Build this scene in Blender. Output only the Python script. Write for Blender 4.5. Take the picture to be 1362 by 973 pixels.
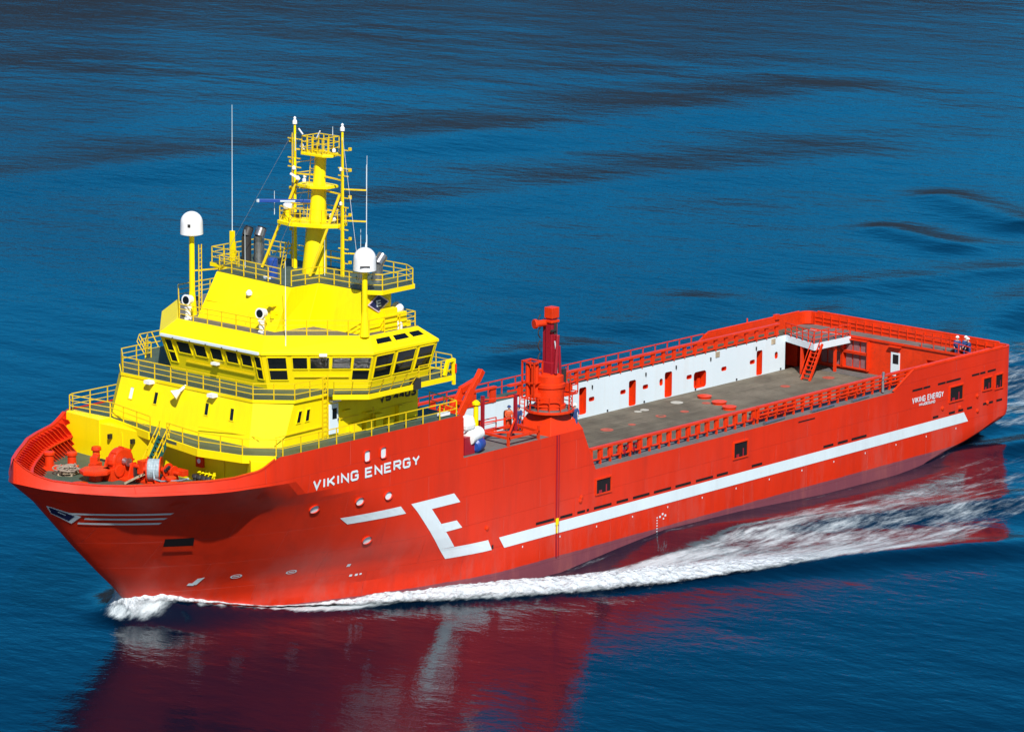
SKY_TINT = (0.09, 1.12, 1.38, 1)
import bpy, bmesh, math, random
from mathutils import Vector, Matrix, noise
random.seed(7)
S = bpy.context.scene
COL = S.collection
for o in list(bpy.data.objects):
    bpy.data.objects.remove(o)

# ---------------------------------------------------------------- camera, sky, sun, exposure
cd = bpy.data.cameras.new('camera')
cam = bpy.data.objects.new('camera', cd)
COL.objects.link(cam)
cd.sensor_width = 36.0
cd.lens = 36.0 * 5385.55 / 1362.0
cd.clip_start = 1.0
cd.clip_end = 20000.0
_f = Vector(((-0.7309918582, -0.6505127847, -0.2061165208))); _r = Vector(((-0.6660390450, 0.7458729137, 0.0080985696))); _u = Vector(((-0.1484684935, -0.1432016537, 0.9784939411)))
m = Matrix.Identity(4)
for i in range(3):
    m[i][0] = _r[i]; m[i][1] = _u[i]; m[i][2] = -_f[i]
m.translation = Vector((259.574, 188.456, 70.918))
cam.matrix_world = m
S.camera = cam

SUN_AZ, SUN_EL = math.radians(49), math.radians(46)   # azimuth from the bow (+x) towards port (+y)
w = bpy.data.worlds.new('World'); S.world = w; w.use_nodes = True
nt = w.node_tree
sky = nt.nodes.new('ShaderNodeTexSky'); sky.sky_type = 'NISHITA'
sky.sun_disc = False
sky.sun_elevation = SUN_EL
sky.sun_rotation = math.pi/2 - SUN_AZ
sky.air_density = 1.0; sky.dust_density = 0.0; sky.ozone_density = 5.0; sky.altitude = 2500
bg = nt.nodes['Background']; bg.inputs[1].default_value = 0.085
tint = nt.nodes.new('ShaderNodeMix'); tint.data_type = 'RGBA'; tint.blend_type = 'MULTIPLY'; tint.inputs['Factor'].default_value = 1.0
# the sky away from the sun is a deep saturated blue, towards the sun and overhead it is hazier and whiter
gc = nt.nodes.new('ShaderNodeTexCoord'); dt = nt.nodes.new('ShaderNodeVectorMath'); dt.operation = 'DOT_PRODUCT'
nt.links.new(gc.outputs['Generated'], dt.inputs[0]); dt.inputs[1].default_value = (0.66, 0.70, 0.28)
mrg = nt.nodes.new('ShaderNodeMapRange'); mrg.interpolation_type = 'SMOOTHSTEP'
mrg.inputs['From Min'].default_value = -0.35; mrg.inputs['From Max'].default_value = 0.45
nt.links.new(dt.outputs['Value'], mrg.inputs['Value'])
tcx = nt.nodes.new('ShaderNodeMix'); tcx.data_type = 'RGBA'; tcx.inputs['A'].default_value = SKY_TINT; tcx.inputs['B'].default_value = (1.6, 1.2, 0.9, 1)
nt.links.new(mrg.outputs[0], tcx.inputs['Factor']); nt.links.new(tcx.outputs['Result'], tint.inputs['B'])
nt.links.new(sky.outputs[0], tint.inputs['A']); nt.links.new(tint.outputs['Result'], bg.inputs[0])
sd = bpy.data.lights.new('sun', 'SUN'); sd.energy = 5.0; sd.angle = math.radians(0.5); sd.color = (1.0, 0.97, 0.92)
sun = bpy.data.objects.new('sun', sd); COL.objects.link(sun)
sv = Vector((math.cos(SUN_EL)*math.cos(SUN_AZ), math.cos(SUN_EL)*math.sin(SUN_AZ), math.sin(SUN_EL)))
sun.rotation_euler = sv.to_track_quat('Z', 'Y').to_euler()
sun.location = sv * 300
S.view_settings.view_transform = 'Standard'
S.view_settings.look = 'None'
S.view_settings.exposure = 0.25
S.view_settings.gamma = 1.0
S.render.engine = 'CYCLES'

# ---------------------------------------------------------------- materials
def mat(name, col, rough=0.45, spec=0.5, metal=0.0, var=0.06, vscale=0.35, dirt=None, dirt_amt=0.0, bump=0.0, bscale=4.0, streak=False, coat=0.0):
    mt = bpy.data.materials.new(name); mt.use_nodes = True
    n = mt.node_tree.nodes; L = mt.node_tree.links
    b = n['Principled BSDF']
    b.inputs['Roughness'].default_value = rough
    b.inputs['Metallic'].default_value = metal
    b.inputs['Specular IOR Level'].default_value = spec
    b.inputs['Coat Weight'].default_value = coat
    b.inputs['Coat Roughness'].default_value = 0.12
    tc = n.new('ShaderNodeTexCoord')
    mp = n.new('ShaderNodeMapping')
    if streak: mp.inputs['Scale'].default_value = (1.0, 1.0, 0.12)
    L.new(tc.outputs['Object'], mp.inputs['Vector'])
    nz = n.new('ShaderNodeTexNoise'); nz.inputs['Scale'].default_value = vscale
    nz.inputs['Detail'].default_value = 6; nz.inputs['Roughness'].default_value = 0.65
    L.new(mp.outputs[0], nz.inputs['Vector'])
    ramp = n.new('ShaderNodeMapRange')
    ramp.inputs['From Min'].default_value = 0.3; ramp.inputs['From Max'].default_value = 0.7
    ramp.inputs['To Min'].default_value = 1.0 - var; ramp.inputs['To Max'].default_value = 1.0 + var
    L.new(nz.outputs['Fac'], ramp.inputs['Value'])
    mul = n.new('ShaderNodeVectorMath'); mul.operation = 'SCALE'
    mul.inputs[0].default_value = col[:3]
    L.new(ramp.outputs[0], mul.inputs['Scale'])
    out = mul.outputs[0]
    if dirt:
        n2 = n.new('ShaderNodeTexNoise'); n2.inputs['Scale'].default_value = vscale*3.1
        n2.inputs['Detail'].default_value = 8; n2.inputs['Roughness'].default_value = 0.7
        L.new(mp.outputs[0], n2.inputs['Vector'])
        r2 = n.new('ShaderNodeMapRange'); r2.inputs['From Min'].default_value = 0.5; r2.inputs['From Max'].default_value = 0.75
        r2.inputs['To Max'].default_value = dirt_amt
        L.new(n2.outputs['Fac'], r2.inputs['Value'])
        mx = n.new('ShaderNodeMix'); mx.data_type = 'RGBA'
        L.new(r2.outputs[0], mx.inputs['Factor'])
        L.new(out, mx.inputs['A']); mx.inputs['B'].default_value = (*dirt, 1)
        out = mx.outputs['Result']
    L.new(out, b.inputs['Base Color'])
    if bump:
        nb = n.new('ShaderNodeTexNoise'); nb.inputs['Scale'].default_value = bscale; nb.inputs['Detail'].default_value = 4
        L.new(tc.outputs['Object'], nb.inputs['Vector'])
        bp = n.new('ShaderNodeBump'); bp.inputs['Strength'].default_value = 1.0; bp.inputs['Distance'].default_value = bump
        L.new(nb.outputs['Fac'], bp.inputs['Height']); L.new(bp.outputs[0], b.inputs['Normal'])
    return mt

RED = (0.64, 0.027, 0.004); YEL = (0.92, 0.725, 0.0006)
M = dict(
    red=mat('red_paint', RED, 0.42, var=0.05, dirt=(0.35, 0.03, 0.015), dirt_amt=0.25, streak=True),
    red2=mat('red_equipment_paint', (0.68, 0.036, 0.004), 0.42, spec=0.3, var=0.12, vscale=1.2, dirt=(0.2, 0.03, 0.02), dirt_amt=0.4),
    crimson=mat('crimson_paint', (0.30, 0.010, 0.022), 0.35, var=0.1, vscale=1.2),
    yellow=mat('yellow_paint', YEL, 0.45, spec=0.3, var=0.03, dirt=(0.66, 0.48, 0.01), dirt_amt=0.3, streak=True, bump=0.004, bscale=0.9),
    yellow_rail=mat('yellow_rail_paint', (0.8, 0.56, 0.002), 0.45, var=0.1, vscale=1.0),
    white=mat('white_paint', (0.66, 0.77, 0.83), 0.5, var=0.03, dirt=(0.6, 0.62, 0.6), dirt_amt=0.4, streak=True),
    mark=mat('white_marking_paint', (0.66, 0.76, 0.81), 0.5, var=0.05, dirt=(0.55, 0.55, 0.55), dirt_amt=0.3, streak=True),
    dome=mat('radome_white', (0.82, 0.83, 0.84), 0.35, var=0.02),
    faded=mat('faded_red_paint', (0.42, 0.075, 0.045), 0.7, var=0.25, vscale=3.0, dirt=(0.16, 0.12, 0.1), dirt_amt=0.7),
    pale=mat('worn_pale_paint', (0.40, 0.39, 0.35), 0.8, var=0.2, vscale=3.0, dirt=(0.16, 0.14, 0.11), dirt_amt=0.8),
    deck=mat('cargo_deck_wood', (0.158, 0.137, 0.105), 0.8, spec=0.2, var=0.3, vscale=0.35, dirt=(0.09, 0.075, 0.06), dirt_amt=0.8),
    green=mat('green_deck_paint', (0.055, 0.085, 0.06), 0.6, var=0.25, vscale=0.8, dirt=(0.1, 0.1, 0.08), dirt_amt=0.6),
    grey=mat('grey_deck_paint', (0.13, 0.125, 0.12), 0.7, var=0.2, vscale=0.8, dirt=(0.07, 0.06, 0.05), dirt_amt=0.5),
    black=mat('dark_interior', (0.012, 0.010, 0.012), 0.7, spec=0.2),
    blackpaint=mat('black_lettering', (0.01, 0.01, 0.011), 0.5),
    glass=mat('window_glass', (0.004, 0.007, 0.010), 0.12, spec=0.35, var=0.0),
    steel=mat('bare_steel', (0.45, 0.45, 0.46), 0.3, metal=0.9, var=0.2, vscale=2.0, dirt=(0.12, 0.09, 0.07), dirt_amt=0.6),
    soot=mat('sooty_steel', (0.03, 0.028, 0.028), 0.5, var=0.2),
    blue=mat('blue_paint', (0.012, 0.06, 0.30), 0.4, var=0.08),
    navy=mat('navy_paint', (0.015, 0.018, 0.08), 0.4),
    pink=mat('pale_border_paint', (0.62, 0.5, 0.6), 0.5),
    rope=mat('rope', (0.30, 0.24, 0.19), 0.9, var=0.4, vscale=6.0),
    wire=mat('wire_rope', (0.30, 0.38, 0.42), 0.55, var=0.3, vscale=5.0),
    wood=mat('pallet_wood', (0.42, 0.34, 0.23), 0.8, var=0.3, vscale=3.0),
    cover=mat('white_canvas', (0.78, 0.79, 0.78), 0.8, var=0.06, vscale=2.0, bump=0.03, bscale=3.0),
    skin=mat('skin', (0.5, 0.3, 0.22), 0.6),
    coverall=mat('blue_coverall', (0.018, 0.05, 0.17), 0.85, var=0.25, vscale=4.0),
    orange_cov=mat('orange_coverall', (0.55, 0.08, 0.02), 0.85, var=0.2, vscale=4.0),
    grille=mat('vent_grille', (0.22, 0.10, 0.11), 0.7, var=0.2, vscale=3.0),
    teal=mat('teal_stair_paint', (0.012, 0.10, 0.09), 0.5),
    hullbottom=None,
)

# hull material: red above the boot topping, dull purple antifouling below, weld seams, salt streaks and a painted spray reflection
def hull_material():
    mt = mat('hull_paint', RED, 0.36, spec=0.4, var=0.09, vscale=0.28, dirt=(0.40, 0.022, 0.010), dirt_amt=0.5, streak=True)
    n = mt.node_tree.nodes; L = mt.node_tree.links
    b = n['Principled BSDF']
    src = b.inputs['Base Color'].links[0].from_socket
    tc = n.new('ShaderNodeTexCoord')
    sep = n.new('ShaderNodeSeparateXYZ'); L.new(tc.outputs['Object'], sep.inputs[0])
    # boot-topping edge, slightly ragged
    nz = n.new('ShaderNodeTexNoise'); nz.inputs['Scale'].default_value = 1.5; nz.inputs['Detail'].default_value = 5
    L.new(tc.outputs['Object'], nz.inputs['Vector'])
    ad = n.new('ShaderNodeMath'); ad.operation = 'MULTIPLY_ADD'; ad.inputs[1].default_value = 0.12
    L.new(nz.outputs['Fac'], ad.inputs[0]); L.new(sep.outputs['Z'], ad.inputs[2])
    mr = n.new('ShaderNodeMapRange'); mr.inputs['From Min'].default_value = 0.28; mr.inputs['From Max'].default_value = 0.34
    mr.inputs['To Min'].default_value = 1.0; mr.inputs['To Max'].default_value = 0.0
    L.new(ad.outputs[0], mr.inputs['Value'])
    mx = n.new('ShaderNodeMix'); mx.data_type = 'RGBA'
    L.new(mr.outputs[0], mx.inputs['Factor']); L.new(src, mx.inputs['A'])
    mx.inputs['B'].default_value = (0.20, 0.055, 0.075, 1)
    # plate seams as tiny grooves
    wv = n.new('ShaderNodeTexBrick'); wv.inputs['Scale'].default_value = 1.0
    wv.inputs['Mortar Size'].default_value = 0.015; wv.inputs['Mortar Smooth'].default_value = 0.6
    wv.inputs['Brick Width'].default_value = 7.5; wv.inputs['Row Height'].default_value = 2.05
    cmb = n.new('ShaderNodeCombineXYZ'); L.new(sep.outputs['X'], cmb.inputs[0]); L.new(sep.outputs['Z'], cmb.inputs[1])
    L.new(cmb.outputs[0], wv.inputs['Vector'])
    n3 = n.new('ShaderNodeTexNoise'); n3.inputs['Scale'].default_value = 0.45; n3.inputs['Detail'].default_value = 2
    L.new(tc.outputs['Object'], n3.inputs['Vector'])
    sm = n.new('ShaderNodeMath'); sm.operation = 'MULTIPLY_ADD'; sm.inputs[1].default_value = -0.25
    L.new(wv.outputs['Fac'], sm.inputs[0]); L.new(n3.outputs['Fac'], sm.inputs[2])
    bp = n.new('ShaderNodeBump'); bp.inputs['Distance'].default_value = 0.05; bp.inputs['Strength'].default_value = 1.0
    L.new(sm.outputs[0], bp.inputs['Height']); L.new(bp.outputs[0], b.inputs['Normal'])
    # dried salt and scuffs low on the plating, with spray's pale reflection painted in
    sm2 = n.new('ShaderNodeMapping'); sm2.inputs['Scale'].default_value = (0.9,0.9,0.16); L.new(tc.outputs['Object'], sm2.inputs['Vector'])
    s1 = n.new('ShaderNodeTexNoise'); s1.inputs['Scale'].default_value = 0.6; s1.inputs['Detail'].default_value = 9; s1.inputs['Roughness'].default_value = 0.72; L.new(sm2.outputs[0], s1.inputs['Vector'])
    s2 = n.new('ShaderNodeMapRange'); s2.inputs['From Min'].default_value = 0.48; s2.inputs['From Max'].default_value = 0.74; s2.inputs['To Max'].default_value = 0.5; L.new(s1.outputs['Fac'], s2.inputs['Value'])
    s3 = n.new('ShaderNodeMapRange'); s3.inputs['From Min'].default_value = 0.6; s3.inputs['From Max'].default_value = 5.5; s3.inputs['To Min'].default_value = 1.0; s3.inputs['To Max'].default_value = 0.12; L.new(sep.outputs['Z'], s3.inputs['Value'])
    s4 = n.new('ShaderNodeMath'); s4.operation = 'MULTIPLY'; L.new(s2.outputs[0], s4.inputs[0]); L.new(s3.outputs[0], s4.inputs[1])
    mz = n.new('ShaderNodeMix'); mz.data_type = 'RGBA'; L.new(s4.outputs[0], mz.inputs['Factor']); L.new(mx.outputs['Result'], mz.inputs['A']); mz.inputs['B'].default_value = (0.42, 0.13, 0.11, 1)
    # weld seams hold a little grime
    ws = n.new('ShaderNodeMath'); ws.operation = 'MULTIPLY'; ws.inputs[1].default_value = 0.28; L.new(wv.outputs['Fac'], ws.inputs[0])
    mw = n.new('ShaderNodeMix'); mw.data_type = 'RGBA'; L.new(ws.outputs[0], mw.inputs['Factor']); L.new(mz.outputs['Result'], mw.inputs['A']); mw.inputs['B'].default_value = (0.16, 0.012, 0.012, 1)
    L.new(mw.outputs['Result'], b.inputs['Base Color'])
    return mt
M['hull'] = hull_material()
def plank(mt, width, depth):      # deck planking: narrow dark seams along the ship and broad traffic stains
    n = mt.node_tree.nodes; L = mt.node_tree.links; b = n['Principled BSDF']; src = b.inputs['Base Color'].links[0].from_socket
    tc = n.new('ShaderNodeTexCoord'); br = n.new('ShaderNodeTexBrick'); br.inputs['Scale'].default_value = 1.0
    br.inputs['Brick Width'].default_value = 6.0; br.inputs['Row Height'].default_value = width; br.inputs['Mortar Size'].default_value = 0.02
    br.inputs['Color1'].default_value = (1,1,1,1); br.inputs['Color2'].default_value = (0.78,0.78,0.76,1); br.inputs['Mortar'].default_value = (0.35,0.33,0.3,1)
    L.new(tc.outputs['Object'], br.inputs['Vector'])
    nz = n.new('ShaderNodeTexNoise'); nz.inputs['Scale'].default_value = 0.16; nz.inputs['Detail'].default_value = 7; nz.inputs['Roughness'].default_value = 0.6; L.new(tc.outputs['Object'], nz.inputs['Vector'])
    rm = n.new('ShaderNodeMapRange'); rm.inputs['From Min'].default_value = 0.35; rm.inputs['From Max'].default_value = 0.65; rm.inputs['To Min'].default_value = 0.72; rm.inputs['To Max'].default_value = 1.15; L.new(nz.outputs['Fac'], rm.inputs['Value'])
    m1 = n.new('ShaderNodeMix'); m1.data_type = 'RGBA'; m1.blend_type = 'MULTIPLY'; m1.inputs['Factor'].default_value = 0.8; L.new(src, m1.inputs['A']); L.new(br.outputs['Color'], m1.inputs['B'])
    v = n.new('ShaderNodeVectorMath'); v.operation = 'SCALE'; L.new(m1.outputs['Result'], v.inputs[0]); L.new(rm.outputs[0], v.inputs['Scale']); L.new(v.outputs[0], b.inputs['Base Color'])
plank(M['deck'], 0.45, 0.01)

# ---------------------------------------------------------------- mesh helpers
class MB:
    def __init__(self): self.v = []; self.f = []
    def add(self, vs, fs):
        k = len(self.v); self.v += [tuple(p) for p in vs]; self.f += [tuple(i+k for i in f) for f in fs]
    def quad(self, a, b, c, d): self.add([a, b, c, d], [(0, 1, 2, 3)])
    def box(self, a, b):
        x0, y0, z0 = (min(a[i], b[i]) for i in range(3)); x1, y1, z1 = (max(a[i], b[i]) for i in range(3))
        self.add([(x0,y0,z0),(x1,y0,z0),(x1,y1,z0),(x0,y1,z0),(x0,y0,z1),(x1,y0,z1),(x1,y1,z1),(x0,y1,z1)],
                 [(0,3,2,1),(4,5,6,7),(0,1,5,4),(1,2,6,5),(2,3,7,6),(3,0,4,7)])
    def cbox(self, c, s, rz=0.0, tilt=None):
        R = Matrix.Rotation(rz, 3, 'Z')
        if tilt is not None: R = R @ tilt
        vs = [Vector(c) + R @ Vector((sx*s[0]/2, sy*s[1]/2, sz*s[2]/2)) for sz in (-1,1) for sx, sy in ((-1,-1),(1,-1),(1,1),(-1,1))]
        self.add(vs, [(0,3,2,1),(4,5,6,7),(0,1,5,4),(1,2,6,5),(2,3,7,6),(3,0,4,7)])
    def bar(self, p, q, w, h=None):
        h = h or w; p = Vector(p); q = Vector(q); d = (q-p)
        if d.length < 1e-6: return
        d.normalize(); up = Vector((0,0,1)) if abs(d.z) < 0.95 else Vector((1,0,0))
        s = d.cross(up).normalized()*(w/2); u = s.cross(d).normalized()*(h/2)
        self.add([p-s-u,p+s-u,p+s+u,p-s+u,q-s-u,q+s-u,q+s+u,q-s+u], [(0,3,2,1),(4,5,6,7),(0,1,5,4),(1,2,6,5),(2,3,7,6),(3,0,4,7)])
    def tube(self, p, q, r0, r1=None, n=12, caps=True):
        r1 = r0 if r1 is None else r1; p = Vector(p); q = Vector(q); d = (q-p).normalized()
        up = Vector((0,0,1)) if abs(d.z) < 0.95 else Vector((1,0,0))
        s = d.cross(up).normalized(); u = s.cross(d)
        vs = []
        for c, r in ((p, r0), (q, r1)):
            for i in range(n):
                a = 2*math.pi*i/n; vs.append(c + (s*math.cos(a)+u*math.sin(a))*r)
        fs = [(i, (i+1) % n, n+(i+1) % n, n+i) for i in range(n)]
        if caps: fs += [tuple(range(n-1, -1, -1)), tuple(range(n, 2*n))]
        self.add(vs, fs)
    def pipe(self, pts, r, n=8):
        for a, b in zip(pts, pts[1:]): self.tube(a, b, r, r, n)
    def lathe(self, c, prof, n=24, axis='z'):
        vs = []
        for r, z in prof:
            for i in range(n):
                a = 2*math.pi*i/n
                l = (r*math.cos(a), r*math.sin(a), z)
                if axis == 'y': l = (l[0], l[2], l[1])
                if axis == 'x': l = (l[2], l[0], l[1])
                vs.append((c[0]+l[0], c[1]+l[1], c[2]+l[2]))
        fs = []
        for k in range(len(prof)-1):
            for i in range(n):
                j = (i+1) % n; fs.append((k*n+i, k*n+j, (k+1)*n+j, (k+1)*n+i))
        fs += [tuple(range(n-1,-1,-1)), tuple((len(prof)-1)*n+i for i in range(n))]
        self.add(vs, fs)
    def loft(self, rings, cap0=True, cap1=True):
        n = len(rings[0]); vs = [p for r in rings for p in r]; fs = []
        for k in range(len(rings)-1):
            for i in range(n):
                j = (i+1) % n; fs.append((k*n+i, k*n+j, (k+1)*n+j, (k+1)*n+i))
        if cap0: fs.append(tuple(range(n-1,-1,-1)))
        if cap1: fs.append(tuple((len(rings)-1)*n+i for i in range(n)))
        self.add(vs, fs)
    def prism(self, poly, z0, z1):
        self.loft([[(x,y,z0) for x,y in poly], [(x,y,z1) for x,y in poly]])
    def each(self, name, material, parent=None, smooth=False, bevel=0.0, n=1):
        """one object per loose piece (n consecutive shapes to a piece)"""
        import itertools
        par = list(range(len(self.v)))
        def find(i):
            while par[i] != i: par[i] = par[par[i]]; i = par[i]
            return i
        for f in self.f:
            for a in f[1:]: par[find(a)] = find(f[0])
        groups = {}
        for f in self.f: groups.setdefault(find(f[0]),[]).append(f)
        gl = list(groups.values()); out = []
        for k in range(0,len(gl),n):
            fs = [f for g in gl[k:k+n] for f in g]; ids = sorted({i for f in fs for i in f}); mp = {i:j for j,i in enumerate(ids)}
            m2 = MB(); m2.v = [self.v[i] for i in ids]; m2.f = [tuple(mp[i] for i in f) for f in fs]
            out.append(m2.build(name,material,parent,smooth,bevel))
        return out
    def build(self, name, material, parent=None, smooth=False, bevel=0.0):
        me = bpy.data.meshes.new(name); me.from_pydata(self.v, [], self.f)
        bm = bmesh.new(); bm.from_mesh(me)
        bmesh.ops.remove_doubles(bm, verts=bm.verts, dist=1e-5)
        bmesh.ops.recalc_face_normals(bm, faces=bm.faces)
        bm.to_mesh(me); bm.free()
        me.materials.append(M[material] if isinstance(material, str) else material)
        o = bpy.data.objects.new(name, me); COL.objects.link(o)
        if parent is not None: o.parent = parent
        if smooth:
            for p in me.polygons: p.use_smooth = True
            es = o.modifiers.new('split', 'EDGE_SPLIT'); es.split_angle = math.radians(40)
        if bevel:
            b = o.modifiers.new('bevel', 'BEVEL'); b.width = bevel; b.segments = 2; b.limit_method = 'ANGLE'; b.angle_limit = math.radians(50)
        return o

def tag(o, label=None, cat=None, group=None, kind=None):
    if label: o['label'] = label
    if cat: o['category'] = cat
    if group: o['group'] = group
    if kind: o['kind'] = kind
    return o
def empty(name, loc=(0,0,0), rz=0.0):
    o = bpy.data.objects.new(name, None); COL.objects.link(o); o.location = loc; o.rotation_euler = (0,0,rz); o.empty_display_size = 0.3
    return o
def rail(path, h=1.05, n=3, step=1.5, r=0.03, closed=False, mb=None):
    """tubular guard rail along a path of deck points"""
    mb = mb or MB()
    pts = [Vector(p) for p in path]
    if closed: pts.append(pts[0])
    for a, b in zip(pts, pts[1:]):
        L = (b-a).length; k = max(1, round(L/step))
        for i in range(k+1):
            p = a.lerp(b, i/k); mb.bar(p, p+Vector((0,0,h)), r*2.0)
        for j in range(n):
            z = Vector((0,0,h*(j+1)/n)); mb.bar(a+z, b+z, r*(2.0 if j == n-1 else 1.5))
    return mb
def text_polys(txt, bold=0.0):
    cu = bpy.data.curves.new('t', 'FONT'); cu.body = txt; cu.size = 1.0; cu.offset = bold; cu.resolution_u = 3
    cu.space_character = 1.12
    o = bpy.data.objects.new('t', cu); COL.objects.link(o)
    dg = bpy.context.evaluated_depsgraph_get(); dg.update()
    me = bpy.data.meshes.new_from_object(o.evaluated_get(dg))
    vs = [tuple(v.co) for v in me.vertices]; fs = [tuple(p.vertices) for p in me.polygons]
    bpy.data.objects.remove(o); bpy.data.curves.remove(cu); bpy.data.meshes.remove(me)
    x0 = min(v[0] for v in vs); x1 = max(v[0] for v in vs); y0 = min(v[1] for v in vs); y1 = max(v[1] for v in vs)
    return [((v[0]-x0)/(x1-x0), (v[1]-y0)/(y1-y0)) for v in vs], fs
def solid_text(txt, fn, depth, name, material, parent, bold=0.015):
    """lettering of real thickness; fn(u,v,d) -> point"""
    uv, fs = text_polys(txt, bold)
    mb = MB(); n = len(uv)
    vs = [fn(u, v, depth) for u, v in uv] + [fn(u, v, 0.0) for u, v in uv]
    from collections import Counter
    ec = Counter(); 
    for f in fs:
        for a, b in zip(f, f[1:]+f[:1]): ec[(a, b)] += 1
    sides = [(a, b, b+n, a+n) for (a, b) in ec if (b, a) not in ec]
    mb.add(vs, list(fs)+sides)
    return mb.build(name, material, parent)

GL = {'V':[[(0,1),(.5,0),(1,1)]],'I':[[(.5,0),(.5,1)]],'K':[[(0,0),(0,1)],[(1,1),(.08,.42)],[(.3,.58),(1,0)]],'N':[[(0,0),(0,1),(1,0),(1,1)]],
 'G':[[(1,.8),(.85,1),(.15,1),(0,.85),(0,.15),(.15,0),(.85,0),(1,.15),(1,.48),(.55,.48)]],'E':[[(1,1),(0,1),(0,0),(1,0)],[(.06,.52),(.85,.52)]],
 'R':[[(0,0),(0,1),(.85,1),(1,.85),(1,.62),(.85,.47),(.06,.47)],[(.5,.44),(1,0)]],'Y':[[(0,1),(.5,.48),(1,1)],[(.5,.46),(.5,0)]],
 'H':[[(0,0),(0,1)],[(1,0),(1,1)],[(.06,.5),(.94,.5)]],'A':[[(0,0),(.5,1),(1,0)],[(.25,.32),(.75,.32)]],'U':[[(0,1),(0,.15),(.15,0),(.85,0),(1,.15),(1,1)]],
 'S':[[(1,.82),(.85,1),(.15,1),(0,.85),(0,.65),(.15,.52),(.85,.48),(1,.35),(1,.15),(.85,0),(.15,0),(0,.18)]],'D':[[(0,0),(0,1),(.75,1),(1,.78),(1,.22),(.75,0),(0,0)]],
 '4':[[(.75,0),(.75,1),(0,.3),(1,.3)]],'0':[[(.15,0),(0,.15),(0,.85),(.15,1),(.85,1),(1,.85),(1,.15),(.85,0),(.15,0)]],'3':[[(0,.85),(.15,1),(.85,1),(1,.85),(1,.65),(.85,.52),(.4,.52)],[(.85,.48),(1,.35),(1,.15),(.85,0),(.15,0),(0,.15)]]}
def block_word(word, fn, wid, gap, h, sw, name, material, parent, italic=0.0):
    """painted block capitals; fn(u, v, d) places metres along / up / out; returns the advance"""
    x = 0.0; mb = MB(); k = 0
    for ch in word:
        w_ = wid*(0.12 if ch == 'I' else 1.0)
        for line in GL[ch]:
            pts = [Vector((x+p[0]*w_, sw/2+p[1]*(h-sw))) for p in line]
            L_,R_ = [],[]
            for i,p in enumerate(pts):
                closed = (pts[0]-pts[-1]).length < 1e-6
                a = pts[i-1] if i > 0 else (pts[-2] if closed else None); b = pts[i+1] if i+1 < len(pts) else (pts[1] if closed else None)
                d1 = (p-a).normalized() if a is not None else None; d2 = (b-p).normalized() if b is not None else None
                if d1 is None: d1 = d2
                if d2 is None: d2 = d1
                n1 = Vector((-d1.y,d1.x)); n2 = Vector((-d2.y,d2.x)); m_ = (n1+n2); m_ = m_.normalized() if m_.length > 0.1 else n1
                q = sw/2/max(0.45,m_.dot(n1)); L_.append(p+m_*q); R_.append(p-m_*q)
            d = 0.012+0.0015*(k % 3); k += 1
            vs = [fn(q.x+italic*q.y,q.y,d) for q in L_]+[fn(q.x+italic*q.y,q.y,d) for q in R_]; n = len(L_)
            mb.add(vs,[(i,i+1,n+i+1,n+i) for i in range(n-1)])
        x += w_+gap
    mb.build(name,material,parent)
    return x
SEA_COL = (0.0001, 0.005, 0.016, 1); SEA_SPEC = 0.45; RIP = (0.05, 0.10, 0.32, 0.014); HILL = 185
RIM=[(80.78,10.2,11.6),(82.61,9.9,11.11),(84.73,9.4,10.87),(86.23,8.7,10.8),(87.38,7.8,10.75),(88.75,6.8,10.69),(90.3,5.5,10.66),(91.5,4.2,10.68),(92.5,3.0,10.78),(93.43,2.0,10.95),(94.12,1.2,11.28),(94.6,0.6,11.75),(94.95,0.0,12.3)]
def lerp_tab(tab,x,k):
    if x<=tab[0][0]: return tab[0][k]
    for a,b in zip(tab,tab[1:]):
        if x<=b[0]:
            t=(x-a[0])/(b[0]-a[0]); return a[k]+(b[k]-a[k])*t
    return tab[-1][k]
def interp(xs,ys,x):
    if x<=xs[0]: return ys[0]
    for i in range(1,len(xs)):
        if x<=xs[i]:
            t=(x-xs[i-1])/(xs[i]-xs[i-1]); return ys[i-1]+(ys[i]-ys[i-1])*t
    return ys[-1]
def rim_y(x): return lerp_tab(RIM,x,1)
ZL=[-3.0,0.0,1.3,2.6,4.0,6.2,8.0,9.15,10.05]
XM=[58,  60, 60.8,62.5,65.0,68.3,72.6,77.2,80.7]
PP=[1.3,1.3,1.3,1.4,1.6,1.85,1.9,1.9,1.57]
QQ=[1.5,1.48,1.46,1.42,1.35,1.35,1.35,1.35,1.2]
def stem_x(z): return interp([-3,0,2.2,3.7,5.67,8.34,10.7,12.2],[81.5,84.4,86.35,87.95,89.9,92.3,94.2,95.0],z)
def hull_y(x,z):
    """half breadth of the hull below the bulwark"""
    # stern: bilge rises towards transom
    y=10.2
    if x>66 and z>9.0:
        y9=hull_y(x,9.0); zk=knuckle_z(x); yk=10.2 if x<80.7 else min(10.2,rim_y(x-0.1)+0.1)
        return y9+(yk-y9)*min(1.0,(z-9.0)/(zk-9.0))
    zz=min(z,10.05)
    xs=stem_x(zz); xm=interp(ZL,XM,zz); p=interp(ZL,PP,zz); q=interp(ZL,QQ,zz)
    if x>xm:
        t=min(1.0,(x-xm)/(xs-xm)); y=10.2*max(0.0,1-t**p)**(1/q)
    # rounded transom corner in plan
    if x<0.7:
        d=(0.7-x)/0.7; y-=0.7*(1-math.sqrt(max(0,1-d*d)))*0.8
    # bilge turn near the stern
    zb=1.9-0.22*x
    if z<zb:
        y-=min(9.0,1.2*(zb-z)**1.6)
    return max(0.0,y)
def knuckle_z(x): return interp([64,78,84,90,92.5,94,95.6],[9.75,9.95,10.1,10.05,10.25,10.5,11.0],x)
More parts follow.
